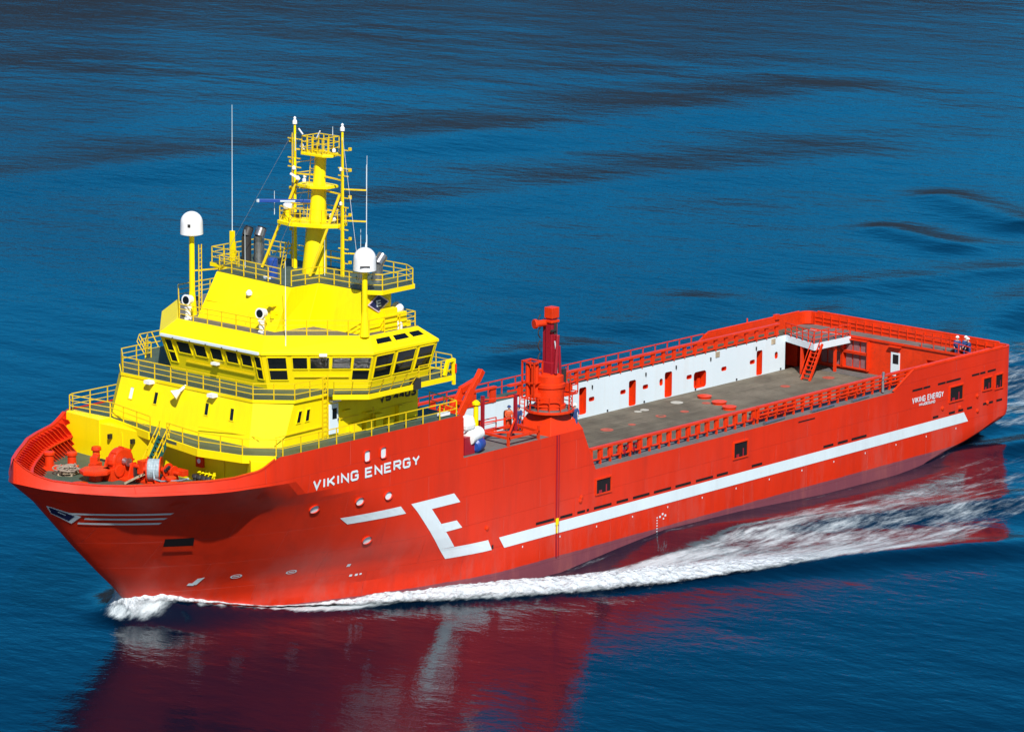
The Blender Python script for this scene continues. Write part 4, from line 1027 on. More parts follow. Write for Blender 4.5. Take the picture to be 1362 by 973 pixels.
for i in range(22): mb.bar((69.74-0.024*i,0.75+0.008*i,21.6+0.34*i),(69.74-0.024*i,1.15+0.008*i,21.6+0.34*i),0.035)
mb.build('mast_fittings','yellow_rail',MS)
mb = MB()
for a_,b_ in (((69.3,-0.45,30.6),(73.9,-3.0,21.6)),((69.3,3.97,30.6),(71.8,8.0,21.6)),((69.0,1.6,29.2),(73.9,1.5,21.6)),((69.3,3.97,28.5),(69.3,3.97,24.0))): mb.bar(a_,b_,0.02)
mb.build('rigging_wire','steel',MS)
mb = MB()
for p_ in ((69.4,2.9,25.0),(69.2,3.5,24.9),(69.0,3.2,25.6),(69.7,0.3,24.9),(68.6,0.9,29.3),(68.4,2.3,29.4)): mb.cbox(p_,(0.3,0.3,0.35))
mb.each('signal_box','soot',MS)
mb = MB()
for x in (69.85,70.15): mb.bar((x,-1.0,21.1),(x-0.1,-0.6,23.0),0.05)
for i in range(6): mb.bar((69.85,-0.95+0.07*i,21.4+0.28*i),(70.15,-0.95+0.07*i,21.4+0.28*i),0.04)
mb.build('mast_ladder','yellow_rail',MS)
# rotating radar scanner on its pedestal
mb = MB(); mb.lathe((70.5,0.05,24.62),[(0.3,0),(0.3,0.2),(0.18,0.3),(0.18,0.75),(0.26,0.8)],14); RP = mb.build('radar_pedestal','yellow',MS)
mb = MB(); mb.lathe((70.5,0.05,25.42),[(0.30,0),(0.32,0.25),(0.2,0.36)],16); mb.build('radar_motor','dome',RP)
mb = MB(); a = Vector((-0.666,0.746,0)); c = Vector((70.5,0.05,25.9)); mb.bar(c-a*1.9,c+a*1.9,0.16,0.22); mb.build('radar_scanner','blue',RP,bevel=0.02)
mb = MB(); mb.bar(c-a*0.5+Vector((0.085,0.085,0)),c+a*0.5+Vector((0.085,0.085,0)),0.02,0.1); mb.cbox(c-a*1.95,(0.18,0.18,0.18)); mb.build('scanner_label','mark',RP)

# ---------------------------------------------------------------- satellite domes, searchlights, whips
def radome(x,y,z0,zd,r,hgt,mark):
    mb = MB(); mb.tube((x,y,z0),(x,y,zd-0.1),0.2,0.18,12); mb.tube((x,y,z0),(x,y,z0+1.6),0.34,0.2,12)
    pl = mb.build('radome_post','yellow',SHIP)
    mb = MB(); mb.lathe((x,y,zd),[(0.25,-0.16),(r*0.9,-0.02),(r,0.0),(r,0.1)]+[(r*(1-0.03*k/4),0.1+(hgt-r)*k/4) for k in range(1,5)]+[(r*0.97*math.cos(k*math.pi/16),hgt-r+0.1+r*0.97*math.sin(k*math.pi/16)) for k in range(1,8)]+[(0.03,hgt+0.07)],28)
    d = mb.build('radome','dome',pl,smooth=True)
    return pl
pl = radome(75.1,-4.4,18.2,23.7,0.77,1.45,0)
mb = MB(); mb.cbox((75.72,-4.0,24.35),(0.06,0.2,0.22),rz=0.5); mb.build('radome_hatch','soot',pl)
mb = MB()
for dx in (-0.45,-0.2): mb.bar((75.1+dx,-3.95,18.3),(75.1+dx,-3.95,23.0),0.05)
for i in range(15): mb.bar((74.65,-3.95,18.5+0.3*i),(74.9,-3.95,18.5+0.3*i),0.035)
mb.bar((75.1,-4.4,21.2),(71.8,-4.2,21.0),0.09); mb.build('post_ladder','yellow_rail',pl)
pl2 = radome(72.3,8.9,18.2,22.6,0.76,1.42,1)
mb = MB(); mb.cbox((72.85,9.45,22.95),(0.05,0.65,0.08),rz=0.85); mb.build('radome_lettering','soot',pl2)
mb = MB(); mb.tube((72.2,8.9,24.1),(72.15,8.9,24.4),0.06,n=8); mb.tube((72.15,8.9,24.4),(72.1,8.9,30.1),0.03,0.015,6); mb.build('whip_aerial','mark',SHIP)
mb = MB(); mb.bar((70.45,-5.3,21.1),(70.45,-5.3,23.2),0.26); mb.build('whip_post','yellow',SHIP)
mb = MB(); mb.tube((70.45,-5.3,23.2),(70.4,-5.3,31.8),0.032,0.016,6); mb.build('whip_aerial','mark',SHIP)
mb = MB(); mb.tube((76.3,5.6,17.3),(76.3,5.6,23.3),0.03,0.018,6); mb.tube((73.6,-5.0,18.3),(73.6,-5.0,20.8),0.02,n=6); mb.each('whip_aerial','mark',SHIP)
def searchlight(x,y,az):
    z0 = 18.2; mb = MB(); mb.lathe((x,y,z0),[(0.26,0),(0.26,0.12),(0.19,0.2),(0.2,0.75),(0.26,0.8),(0.2,1.0)],16)
    b = mb.build('searchlight','dome',SHIP)
    mb = MB(); dx,dy = math.cos(az),math.sin(az); c = Vector((x,y,z0+1.32)); d = Vector((dx,dy,0.05)).normalized()
    mb.tube(c-d*0.28,c+d*0.22,0.28,0.38,18); mb.tube(c-d*0.40,c-d*0.28,0.12,0.28,18); mb.build('lamp_head','dome',b)
    mb = MB(); mb.tube(c+d*0.2,c+d*0.235,0.27,0.27,18); mb.build('lamp_glass','glass',b)
searchlight(76.35,-3.5,0.1); searchlight(76.2,3.3,0.1); searchlight(68.6,8.4,-1.9)
mb = MB(); mb.lathe((68.9,8.75,18.22),[(0.25,0),(0.28,0.3),(0.1,0.5)],12); mb.build('life_ring_box','dome',SHIP)
# rails of the forecastle deck: front edge and along both ship sides
z = 11.8
rail([(65,-10.05,z),(80.9,-10.0,z),(81.35,-9.8,z),(80.98,-6.2,z),(82.15,-1.1,z)],1.08,3,1.6,0.028).build('forecastle_rail','yellow_rail',SHIP)
rail([(82.7,1.05,z),(83.25,4.6,z),(82.6,7.95,z),(81.3,9.7,z),(81.1,10.1,z),(64.7,10.1,z),(64.3,8.6,z),(63.9,6.9,z)],1.08,2,1.65,0.028).build('forecastle_rail','yellow_rail',SHIP)
mb = MB(); mb.cbox((65.2,9.4,11.95),(0.9,0.35,0.2)); mb.build('deck_chest','dome',SHIP)
# ---------------------------------------------------------------- crane on the port quarter of the raised deck
CX,CY = 53.45,8.55
mb = MB()
mb.loft([[(CX-1.75,CY-1.7,8.8),(CX+1.75,CY-1.7,8.8),(CX+1.75,CY+1.62,8.8),(CX-1.75,CY+1.62,8.8)],[(CX-0.95,CY-0.95,10.25),(CX+0.95,CY-0.95,10.25),(CX+0.95,CY+0.95,10.25),(CX-0.95,CY+0.95,10.25)]])
CB = mb.build('crane_base','red2',SHIP,bevel=0.03)
mb = MB(); mb.lathe((CX,CY,10.22),[(1.25,0),(1.62,0.05),(1.62,0.16),(1.3,0.18)],8); mb.build('crane_platform','grey',CB)
mb = MB(); mb.lathe((CX,CY,10.2),[(1.72,0.0),(1.72,0.16),(1.62,0.16),(1.62,0.0)],24); mb.build('platform_edge','red2',CB)
mb = rail([(CX+1.55*math.cos(a),CY+1.55*math.sin(a),10.38) for a in [math.radians(d) for d in range(100,431,30)]],1.0,3,0.8,0.03); mb.build('platform_rail','red2',CB)
mb = MB(); mb.lathe((CX,CY,10.4),[(1.12,0),(1.12,0.25),(1.0,0.3),(1.0,1.45),(1.08,1.5),(1.08,1.75),(0.95,1.8),(0.95,2.3),(0.6,2.5)],24); mb.build('crane_pedestal','red2',CB,smooth=True)
mb = MB()
mb.cbox((CX,CY+0.1,14.9),(0.62,0.55,5.0)); mb.cbox((CX-0.05,CY-0.35,14.5),(0.46,0.4,4.2)); mb.cbox((CX,CY+0.42,13.9),(0.36,0.24,3.4)); mb.cbox((CX,CY+0.1,13.0),(0.95,0.95,1.3))
mb.tube((CX+0.25,CY+0.72,12.9),(CX+0.05,CY+0.72,15.6),0.13,n=10); mb.tube((CX-0.3,CY+0.65,12.8),(CX-0.15,CY+0.65,14.8),0.11,n=10)
CRB = mb.build('crane_boom','crimson',CB,bevel=0.03)
mb = MB(); mb.cbox((CX,CY+0.1,17.1),(0.75,0.72,0.75)); mb.tube((CX+0.1,CY-0.2,16.35),(CX+1.1,CY-0.5,16.35),0.24,n=12); mb.tube((CX+0.95,CY-0.45,16.35),(CX+1.15,CY-0.52,16.35),0.34,n=12); mb.cbox((CX,CY+0.1,16.5),(0.8,0.75,0.18)); mb.build('boom_head','red2',CRB,bevel=0.03)
mb = MB(); mb.bar((CX+0.3,CY+0.66,15.2),(CX+0.12,CY+0.66,14.3),0.06); mb.bar((CX+0.0,CY+0.66,15.2),(CX+0.08,CY+0.66,14.3),0.06); mb.tube((CX,CY+0.64,12.9),(CX,CY+0.64,14.2),0.05); mb.build('boom_sling','mark',CRB)
mb = MB(); random.seed(2)
for j in range(5):
    z = 12.6+j*0.9; p = []
    for k in range(7):
        t = k/6*math.pi; p.append((CX+0.55+0.22*math.sin(t),CY-0.45,z+0.75*k/6))
    mb.pipe(p,0.045,6)
mb.build('crane_hose','soot',CB)
mb = MB(); mb.cbox((CX-0.65,CY+0.5,12.6),(0.4,0.5,1.0)); mb.build('valve_block','soot',CB)
mb = MB()
for k in range(4): mb.pipe([(CX-0.25+0.12*k,CY+0.60,11.9),(CX-0.2+0.1*k,CY+0.64,13.2+0.3*k),(CX-0.22+0.1*k,CY+0.42,14.6+0.4*k),(CX-0.1+0.06*k,CY+0.42,16.6)],0.035,6)
mb.cbox((CX+0.1,CY+0.62,12.2),(0.8,0.12,0.12)); mb.cbox((CX+0.2,CY+0.45,15.9),(0.5,0.15,0.12)); mb.build('hydraulic_line','soot',CB)
# rack of upright cylinders beside the pedestal and the operator's seat frame
mb = MB(); bx,by = CX+1.35,CY-0.75
for i in range(2):
    for j in range(2): mb.tube((bx-0.32*i,by+0.5*j-0.1,11.2),(bx-0.32*i,by+0.5*j-0.1,13.6),0.16,n=10)
for z in (11.15,12.3,13.75): 
    for a,b in (((bx+0.25,by-0.4),(bx+0.25,by+0.7)),((bx-0.6,by-0.4),(bx-0.6,by+0.7)),((bx+0.25,by+0.7),(bx-0.6,by+0.7)),((bx+0.25,by-0.4),(bx-0.6,by-0.4))): mb.bar((a[0],a[1],z),(b[0],b[1],z),0.09)
for px,py in ((bx+0.25,by-0.4),(bx+0.25,by+0.7),(bx-0.6,by+0.7),(bx-0.6,by-0.4)): mb.bar((px,py,11.1),(px,py,13.8),0.09)
mb.bar((CX+0.5,CY,11.4),(bx,by+0.3,11.4),0.5,0.3); mb.build('accumulator_rack','red2',CB)
mb = MB(); sx,sy = CX-1.45,CY+0.35
for z in (11.4,11.9,12.4): mb.bar((sx-0.4,sy-0.5,z),(sx-0.4,sy+0.6,z),0.06); mb.bar((sx-0.4,sy+0.6,z),(sx+0.4,sy+0.6,z),0.06)
for px,py in ((sx-0.4,sy-0.5),(sx-0.4,sy+0.6),(sx+0.4,sy+0.6)): mb.bar((px,py,11.3),(px,py,12.9),0.06)
mb.box((sx-0.4,sy-0.5,11.2),(sx+0.9,sy+0.6,11.3)); mb.cbox((sx,sy,11.7),(0.5,0.5,0.6)); mb.build('operator_stand','red2',CB)
mb = MB(); 
for dx in (0,0.45): mb.bar((CX+1.9,CY-1.2+dx,8.85),(CX+1.75,CY-1.2+dx,11.3),0.06)
for i in range(8): mb.bar((CX+1.88-0.02*i,CY-1.2,9.1+0.28*i),(CX+1.88-0.02*i,CY-0.75,9.1+0.28*i),0.045)
mb.build('crane_ladder','red2',CB)
# small launching davit standing aft of the house, yellow post beside it
mb = MB(); y = 6.2
mb.bar((61.9,y-0.4,8.8),(59.3,y-0.4,12.3),0.2,0.6); mb.bar((61.9,y+0.4,8.8),(59.3,y+0.4,12.3),0.2,0.6); mb.bar((61.0,y-0.4,10.0),(61.0,y+0.4,10.0),0.26); mb.bar((60.0,y-0.4,11.4),(60.0,y+0.4,11.4),0.3)
mb.bar((59.6,y-0.4,12.15),(57.9,y-0.4,12.6),0.4,0.42); mb.bar((58.0,y-0.4,12.5),(57.4,y-0.45,13.2),0.4,0.42); mb.bar((59.3,y+0.3,12.2),(58.7,y+0.3,12.9),0.3,0.35); mb.bar((62.9,y-0.5,9.0),(61.0,y-0.5,11.3),0.6,0.5); mb.box((61.2,y-1.2,8.82),(62.9,y-0.2,10.2))
DV = mb.build('boat_davit','red2',SHIP,bevel=0.03)
mb = MB(); mb.tube((61.0,y,9.4),(59.3,y,12.0),0.10,n=10); mb.build('davit_ram','yellow',DV)
mb = MB(); mb.tube((59.6,7.2,8.8),(59.55,7.2,11.3),0.2,0.17,12); mb.lathe((59.55,7.2,11.3),[(0.17,0),(0.28,0.05),(0.28,0.2),(0.1,0.35)],14); mb.build('vent_post','yellow',SHIP)
# rail on the inner edge of the raised deck
rail([(63.6,6.4,8.82),(56.6,6.4,8.82)],1.05,3,1.5,0.03).build('deck_rail','red2',SHIP)
mb = MB(); mb.box((58.2,6.1,9.2),(58.7,6.35,9.8)); mb.build('rail_box','red2',SHIP)

# ---------------------------------------------------------------- foredeck machinery
def winch(cx,cy,rdrum,scale=1.0):
    z = 9.2; mb = MB(); mb.box((cx-0.8,cy-1.5,z),(cx+0.8,cy+1.5,z+0.18))
    for y in (-1.2,-0.15,0.55,1.15): mb.loft([[(cx-0.55,cy+y-0.07,z+0.18),(cx+0.55,cy+y-0.07,z+0.18),(cx+0.55,cy+y+0.07,z+0.18),(cx-0.55,cy+y+0.07,z+0.18)],[(cx-0.2,cy+y-0.07,z+1.15),(cx+0.2,cy+y-0.07,z+1.15),(cx+0.2,cy+y+0.07,z+1.15),(cx-0.2,cy+y+0.07,z+1.15)]])
    mb.tube((cx,cy-1.4,z+0.95),(cx,cy+1.7,z+0.95),0.13,n=12)
    wb = mb.build('mooring_winch','red2',SHIP,bevel=0.02); return wb,z
wb,z = winch(84.1,1.95,0.8)
ax = Vector((-0.62,0.78,0)).normalized(); c0 = Vector((84.3,1.55,10.12))
mb = MB()
for a_ in (-0.46,0.40): mb.tube(c0+ax*a_,c0+ax*(a_+0.07),0.86,n=26)
mb.tube(c0+ax*-0.7,c0+ax*0.7,0.16,n=12); mb.build('drum_flange','red2',wb)
mb = MB()
for k in range(9): mb.tube(c0+ax*(-0.39+0.088*k),c0+ax*(-0.39+0.088*(k+1)),0.70+0.02*(k%2),0.72-0.02*(k%2),26)
mb.build('wire_drum','wire',wb)
mb = MB(); mb.pipe([c0+Vector((0.55,0.45,0.1)),(85.1,2.4,9.75),(85.6,3.6,9.9),(86.3,6.2,10.5),(86.5,7.0,10.8)],0.06,6); mb.build('mooring_wire','wire',wb)
mb = MB(); mb.lathe((84.1,2.62,10.2),[(0.5,0),(0.5,0.06),(0.22,0.1),(0.22,0.5),(0.4,0.55),(0.4,0.6)],20,'y'); mb.cbox((84.1,-0.1+0.55,10.1),(0.9,0.55,0.9)); mb.cbox((83.6,3.3,10.1),(0.5,0.9,0.4)); mb.each('gear_case','red2',wb,bevel=0.03)
mb = MB()
for i in range(7): mb.lathe((84.1+random.uniform(-.3,.5),2.3+0.1*i,9.8+0.12*i),[(0.1,0),(0.1,0.12)],8,'y')
mb.build('anchor_chain','soot',wb)
wb2,z = winch(84.5,-1.35,0.9)
mb = MB(); mb.cbox((84.2,-0.2,9.75),(0.8,0.5,0.6)); mb.tube((84.0,-2.2,9.9),(84.0,-1.7,9.9),0.3,n=14); mb.build('winch_motor','soot',wb2)
mb = MB(); mb.lathe((84.7,-1.2,10.3),[(0.5,-0.4),(0.88,-0.38),(0.93,-0.1),(0.93,0.2),(0.82,0.27),(0.3,0.29)],28,'y'); mb.cbox((85.2,-1.2,9.6),(1.5,0.9,0.8)); mb.build('drum_cover','red2',wb2,bevel=0.02)
mb = MB()
for a in range(0,360,45): mb.cbox((84.7+0.93*math.cos(math.radians(a)),-1.15,10.3+0.93*math.sin(math.radians(a))),(0.12,0.42,0.12))
mb.lathe((85.3,-0.72,9.85),[(0.42,0),(0.42,0.08),(0.36,0.1)],18,'y'); mb.each('cover_lug','red2',wb2)
mb = MB(); mb.lathe((84.7,-0.84,10.35),[(0.26,0),(0.2,0.3),(0.28,0.4)],14,'y'); mb.build('warping_end','steel',wb2)
mb = MB(); mb.lathe((86.4,-1.75,9.2),[(0.45,0),(0.45,0.4),(1.05,0.5),(1.1,0.56),(1.1,0.74),(0.95,0.8)],8); mb.build('windlass_table','red2',SHIP,bevel=0.02)
mb = MB(); mb.lathe((88.0,-1.6,9.2),[(0.6,0),(0.6,0.12),(0.5,0.14)],20); mb.build('deck_hatch','red2',SHIP)
def bollards(x,y,a):
    mb = MB(); dx,dy = math.cos(a)*0.75,math.sin(a)*0.75
    mb.cbox((x,y,9.32),(2.3,0.8,0.24),rz=a)
    for s in (1,-1): mb.lathe((x+s*dx,y+s*dy,9.4),[(0.30,0),(0.28,0.75),(0.36,0.8),(0.36,0.95),(0.3,1.0)],18)
    mb.build('bollard_pair','red2',SHIP)
bollards(85.9,-5.7,-0.9); bollards(86.2,5.2,0.9)
mb = MB(); mb.lathe((83.1,-5.3,9.2),[(0.24,0),(0.24,0.9),(0.34,0.92),(0.34,1.0),(0.3,1.15)],16); mb.build('vent_head','red2',SHIP)
mb = MB(); mb.cbox((85.3,-3.0,9.6),(0.9,0.5,0.8),rz=0.3); mb.cbox((85.0,-3.4,10.1),(0.5,0.5,0.4),rz=0.6); mb.tube((84.8,-3.7,9.8),(84.6,-3.6,10.4),0.25,n=12); mb.build('chain_stopper','red2',SHIP)
mb = MB()
for i in range(9): mb.lathe((84.4+0.02*i,-3.4+0.17*i,10.0),[(0.1,-0.05),(0.1,0.05)],8)
mb.build('chain_cable','soot',SHIP)
mb = MB(); random.seed(9)
for i in range(5): mb.bar((82.6+random.uniform(-.2,.2),3.9+0.35*i,9.2),(82.6+random.uniform(-.3,.3),4.0+0.35*i,10.1+random.uniform(0,.2)),0.07); mb.lathe((82.6,3.95+0.35*i,10.0),[(0.02,0),(0.14,0.05),(0.02,0.12)],8)
mb.each('air_vent','yellow',SHIP,n=2)
mb = MB(); 
for i in range(4): mb.lathe((82.75,3.75+0.4*i,9.2),[(0.16,0),(0.16,0.5),(0.24,0.52),(0.2,0.7)],10)
mb.each('valve_head','soot',SHIP)

# loose gear on the foredeck: things of their own
def pallet(name,x,y,z,rz,tilt,label,group=None):
    mb = MB()
    for i in range(6): mb.cbox((-0.5+0.2*i,0,0.14),(0.13,1.0,0.025))
    for j in (-0.45,0,0.45): mb.cbox((0,j,0.065),(1.15,0.1,0.10))
    for i in (-0.5,0,0.5): mb.cbox((i,0,0.012),(0.13,1.0,0.022))
    o = mb.build(name,'wood'); o.location = (x,y,z); o.rotation_euler = (0,tilt,rz); tag(o,label,'pallet',group); return o
pallet('wooden_pallet',86.5,-4.35,9.205,0.5,0.0,'flat wooden pallet on the green foredeck under a heap of rope')
pallet('wooden_pallet',85.15,0.65,9.45,1.9,-0.5,'wooden pallet tilted against the wire drum of the mooring winch')
mb = MB(); random.seed(21)
for k in range(26):
    r = random.uniform(0.25,0.55); c = Vector((86.5+random.uniform(-.4,.4),-4.35+random.uniform(-.4,.4),9.42+random.uniform(0,.35))); t0 = random.uniform(0,6.28); tl = random.uniform(-.5,.5)
    mb.pipe([c+Vector((r*math.cos(t0+a),r*math.sin(t0+a),tl*r*math.cos(a)*0.5)) for a in [0.45*i for i in range(9)]],0.045,5)
tag(mb.build('rope_heap','rope'),'tangled heap of brown mooring rope piled on the foredeck pallet','rope')

# red tubular stand on the raised deck
FRM = empty('steel_frame',(57.4,8.6,8.82))
tag(FRM,'red tubular steel stand with two tall posts on the raised crane deck','frame')
def local(mbx,name,mt): 
    o = mbx.build(name,mt,FRM); return o
mb = MB()
cs = [(1.75,-1.25),(2.0,1.35),(-0.9,1.3),(-2.0,0.0),(-1.6,-1.4)]
cs = [(1.7,-1.2),(1.9,1.35),(-1.2,1.35),(-1.7,-1.2)]
for a,b in zip(cs,cs[1:]+cs[:1]): mb.bar((a[0],a[1],0.55),(b[0],b[1],0.55),0.16); 
mb.bar((cs[0][0],cs[0][1],0.55),(cs[2][0],cs[2][1],0.5),0.12); mb.bar((cs[1][0],cs[1][1],0.5),(cs[3][0],cs[3][1],0.55),0.12)
for a in cs: mb.bar((a[0],a[1],0),(a[0],a[1],0.95),0.16)
local(mb,'base','red2')
for a in ((1.7,-1.2),(-0.2,0.1)):
    mb = MB(); mb.bar((a[0],a[1],0.5),(a[0],a[1],3.1),0.2); local(mb,'post','crimson')
mb = MB(); mb.bar((1.7,-1.2,2.8),(-0.2,0.1,3.0),0.08); mb.bar((1.7,-1.2,1.2),(-0.2,0.1,1.5),0.08); mb.bar((-0.2,0.1,1.6),(-1.7,-1.2,0.9),0.12); mb.bar((-0.2,0.1,1.4),(1.9,1.35,0.7),0.12); [setattr(o,'parent',FRM) for o in mb.each('brace','red2')]
# white canvas rolls and the blue drum beside the step of the hull
CV = None
mb = MB(); mb.lathe((0,0,0),[(0.15,-0.8),(0.46,-0.74)]+[(0.46+0.03*(k%2),-0.7+0.1*k) for k in range(15)]+[(0.46,0.74),(0.15,0.8)],20,'x'); o = mb.build('canvas_roll','cover',smooth=True); o.location = (62.2,9.4,9.98); o.rotation_euler = (0,0.08,0.25); tag(o,'white canvas covered roll lying on the blue drum beside the hull step','canvas roll')
mb = MB(); mb.loft([[(-.5,-.45,0),(.55,-.4,0),(.5,.5,0),(-.45,.45,0)],[(-.6,-.5,.35),(.6,-.45,.4),(.58,.55,.4),(-.55,.5,.35)],[(-.5,-.4,.95),(.45,-.42,.85),(.45,.42,.9),(-.4,.42,1.0)]]); o = mb.build('canvas_bundle','cover',smooth=False,bevel=0.16); o.location = (62.75,9.15,10.42); tag(o,'upright white canvas bundle against the red hull step','canvas bundle')
mb = MB(); mb.lathe((0,0,0),[(0.25,-0.55),(0.46,-0.5),(0.5,0.0),(0.46,0.45),(0.28,0.6)],20,'x'); o = mb.build('hose_drum','blue',smooth=True); o.location = (61.95,9.5,9.32); o.rotation_euler = (0,0,0.4); tag(o,'blue rounded drum lying on the raised deck under white canvas','drum')
mb = MB(); mb.box((-0.5,-0.4,0),(0.5,0.4,1.25)); o = mb.build('storage_chest','crimson',bevel=0.04); o.location = (62.95,9.35,8.82); tag(o,'dark red chest on the raised deck behind the blue drum','chest')

# ---------------------------------------------------------------- people
def skin_mesh(name, joints, edges, material, parent, sub=1):
    me = bpy.data.meshes.new(name); names = list(joints)
    me.from_pydata([joints[k][0] for k in names], [(names.index(a),names.index(b)) for a,b in edges], [])
    o = bpy.data.objects.new(name, me); COL.objects.link(o); o.parent = parent
    o.modifiers.new('skin','SKIN'); ss = o.modifiers.new('sub','SUBSURF'); ss.levels = sub; ss.render_levels = sub
    me.materials.append(M[material])
    for k,v in zip(names, me.skin_vertices[0].data): r = joints[k][1]; v.radius = (r,r)
    me.skin_vertices[0].data[0].use_root = True
    return o
def person(x,y,z,face,lean,arms,label,suit='coverall',helmet='dome'):
    root = empty('person',(x,y,z),face); tag(root,label,'person')
    l = lean
    J = dict(pelvis=((0,0,0.95),0.15),waist=((0.03+l*0.1,0,1.12),0.14),chest=((0.02+l*0.32,0,1.36),0.17),neck=((0.02+l*0.42,0,1.52),0.06),head0=((0.04+l*0.45,0,1.60),0.08),head1=((0.05+l*0.47,0,1.70),0.10),head2=((0.04+l*0.48,0,1.78),0.075),nose=((0.14+l*0.47,0,1.68),0.018))
    E = [('pelvis','waist'),('waist','chest'),('chest','neck'),('neck','head0'),('head0','head1'),('head1','head2'),('head1','nose')]
    for s,n in ((1,'l'),(-1,'r')):
        a = arms[0 if s == 1 else 1]
        J['sh'+n] = ((0.02+l*0.36,s*0.19,1.43),0.075); J['el'+n] = ((0.02+l*0.36+a[0]*0.25,s*(0.25+a[1]*0.1),1.43-0.28*(1-a[0]*0.5)),0.05)
        ex,ey,ez = J['el'+n][0]; J['wr'+n] = ((ex+0.08+a[2]*0.2,ey-s*a[2]*0.12,ez-0.25*(1-a[2])),0.035)
        wx,wy,wz = J['wr'+n][0]; J['pa'+n] = ((wx+0.03,wy,wz-0.08),0.035)
        E += [('chest','sh'+n),('sh'+n,'el'+n),('el'+n,'wr'+n),('wr'+n,'pa'+n)]
        for k in range(4):
            J['f%d%s'%(k,n)] = ((wx+0.05+0.012*k,wy+(k-1.5)*0.018,wz-0.155-0.01*(k in (1,2))),0.009); E.append(('pa'+n,'f%d%s'%(k,n)))
        J['th'+n] = ((wx+0.08,wy-s*0.03,wz-0.09),0.010); E.append(('pa'+n,'th'+n))
        st = 0.10*s
        J['hi'+n] = ((0,s*0.10,0.86),0.105); J['kn'+n] = ((0.06+st*0.5,s*0.11,0.48),0.07); J['an'+n] = ((-0.02+st,s*0.12,0.09),0.05); J['to'+n] = ((0.16+st,s*0.14,0.045),0.045)
        E += [('pelvis','hi'+n),('hi'+n,'kn'+n),('kn'+n,'an'+n),('an'+n,'to'+n)]
    skin_mesh('body',J,E,'skin',root)
    keep = [k for k in J if k[:2] in ('pe','wa','ch','sh','el','wr','hi','kn','an')]
    J2 = {k:(J[k][0],J[k][1]*1.14+0.012) for k in keep}; E2 = [e for e in E if e[0] in J2 and e[1] in J2]
    skin_mesh('coverall',J2,E2,suit,root)
    mb = MB(); hx = J['head1'][0]; mb.lathe((hx[0]-0.01,hx[1],hx[2]+0.045),[(0.155,0),(0.15,0.02),(0.125,0.03),(0.11,0.09),(0.06,0.13),(0.01,0.14)],14); mb.build('helmet',helmet,root,smooth=True)
    for n in 'lr':
        a = Vector(J['an'+n][0]); t = Vector(J['to'+n][0]); mb = MB(); mb.bar((a.x-0.07,a.y,0.05),(t.x+0.06,t.y,0.05),0.11,0.10); mb.bar((a.x,a.y,0.06),(a.x,a.y,0.24),0.13,0.13); mb.build('boot','blackpaint',root,bevel=0.02)
    return root
person(52.2,9.75,8.83,0.9,0.1,((0.5,0.2,0.5),(0.2,0.2,0.1)),'person in dark blue coverall standing at the sloped hull edge right of the crane base')
person(55.25,7.3,8.83,0.5,0.25,((0.6,0.1,0.6),(0.5,0.1,0.4)),'person in blue coverall stooping beside the sloping crane base','coverall','coverall')
person(55.9,6.95,8.83,0.9,0.1,((0.3,0.2,0.3),(0.3,0.2,0.5)),'person in orange and blue standing by the crane ladder','orange_cov','coverall')
person(1.2,5.75,5.56,0.7,0.05,((0.1,0.2,0.1),(0.2,0.1,0.2)),'leftmost of three blue coveralled people on the stern deck')
person(0.75,6.25,5.56,0.6,0.0,((0.2,0.3,0.4),(0.2,0.1,0.2)),'tallest and middle of three blue coveralled people on the stern deck')
person(1.05,6.85,5.56,-0.4,0.3,((0.7,0.2,0.5),(0.6,0.2,0.5)),'person leaning forward, rightmost of the three on the stern deck')
mb = rail([(1.62,2.6,6.11),(1.62,4.95,6.11),(1.62,9.9,5.6)],0.9,2,1.2,0.03); mb.build('poop_rail','red2',SHIP)
mb = MB(); mb.lathe((3.3,9.0,5.8),[(0.2,0),(0.2,0.6),(0.3,0.62),(0.3,0.75)],12); mb.lathe((4.1,9.0,5.8),[(0.2,0),(0.2,0.6),(0.3,0.62),(0.3,0.75)],12); mb.box((2.9,8.7,5.73),(4.5,9.2,5.82)); mb.build('bollard_pair','red2',SHIP)
mb = MB(); mb.lathe((7.6,8.9,5.75),[(0.28,0),(0.28,0.7),(0.1,0.8)],12); mb.lathe((6.1,9.0,5.75),[(0.24,0),(0.24,0.75),(0.1,0.8)],12); mb.each('rail_canister','dome',SHIP)
# ---------------------------------------------------------------- water
def seg_dist(px,py,path):
    best = (1e9,0,0)
    for i,(a,b) in enumerate(zip(path,path[1:])):
        dx,dy = b[0]-a[0],b[1]-a[1]; L2 = dx*dx+dy*dy
        t = max(0,min(1,((px-a[0])*dx+(py-a[1])*dy)/L2)); qx,qy = a[0]+dx*t,a[1]+dy*t
        d = math.hypot(px-qx,py-qy)
        if d < best[0]:
            side = dx*(py-qy)-dy*(px-qx); best = (d, a[2]+(b[2]-a[2])*t, -1 if side < 0 else 1)
    return best
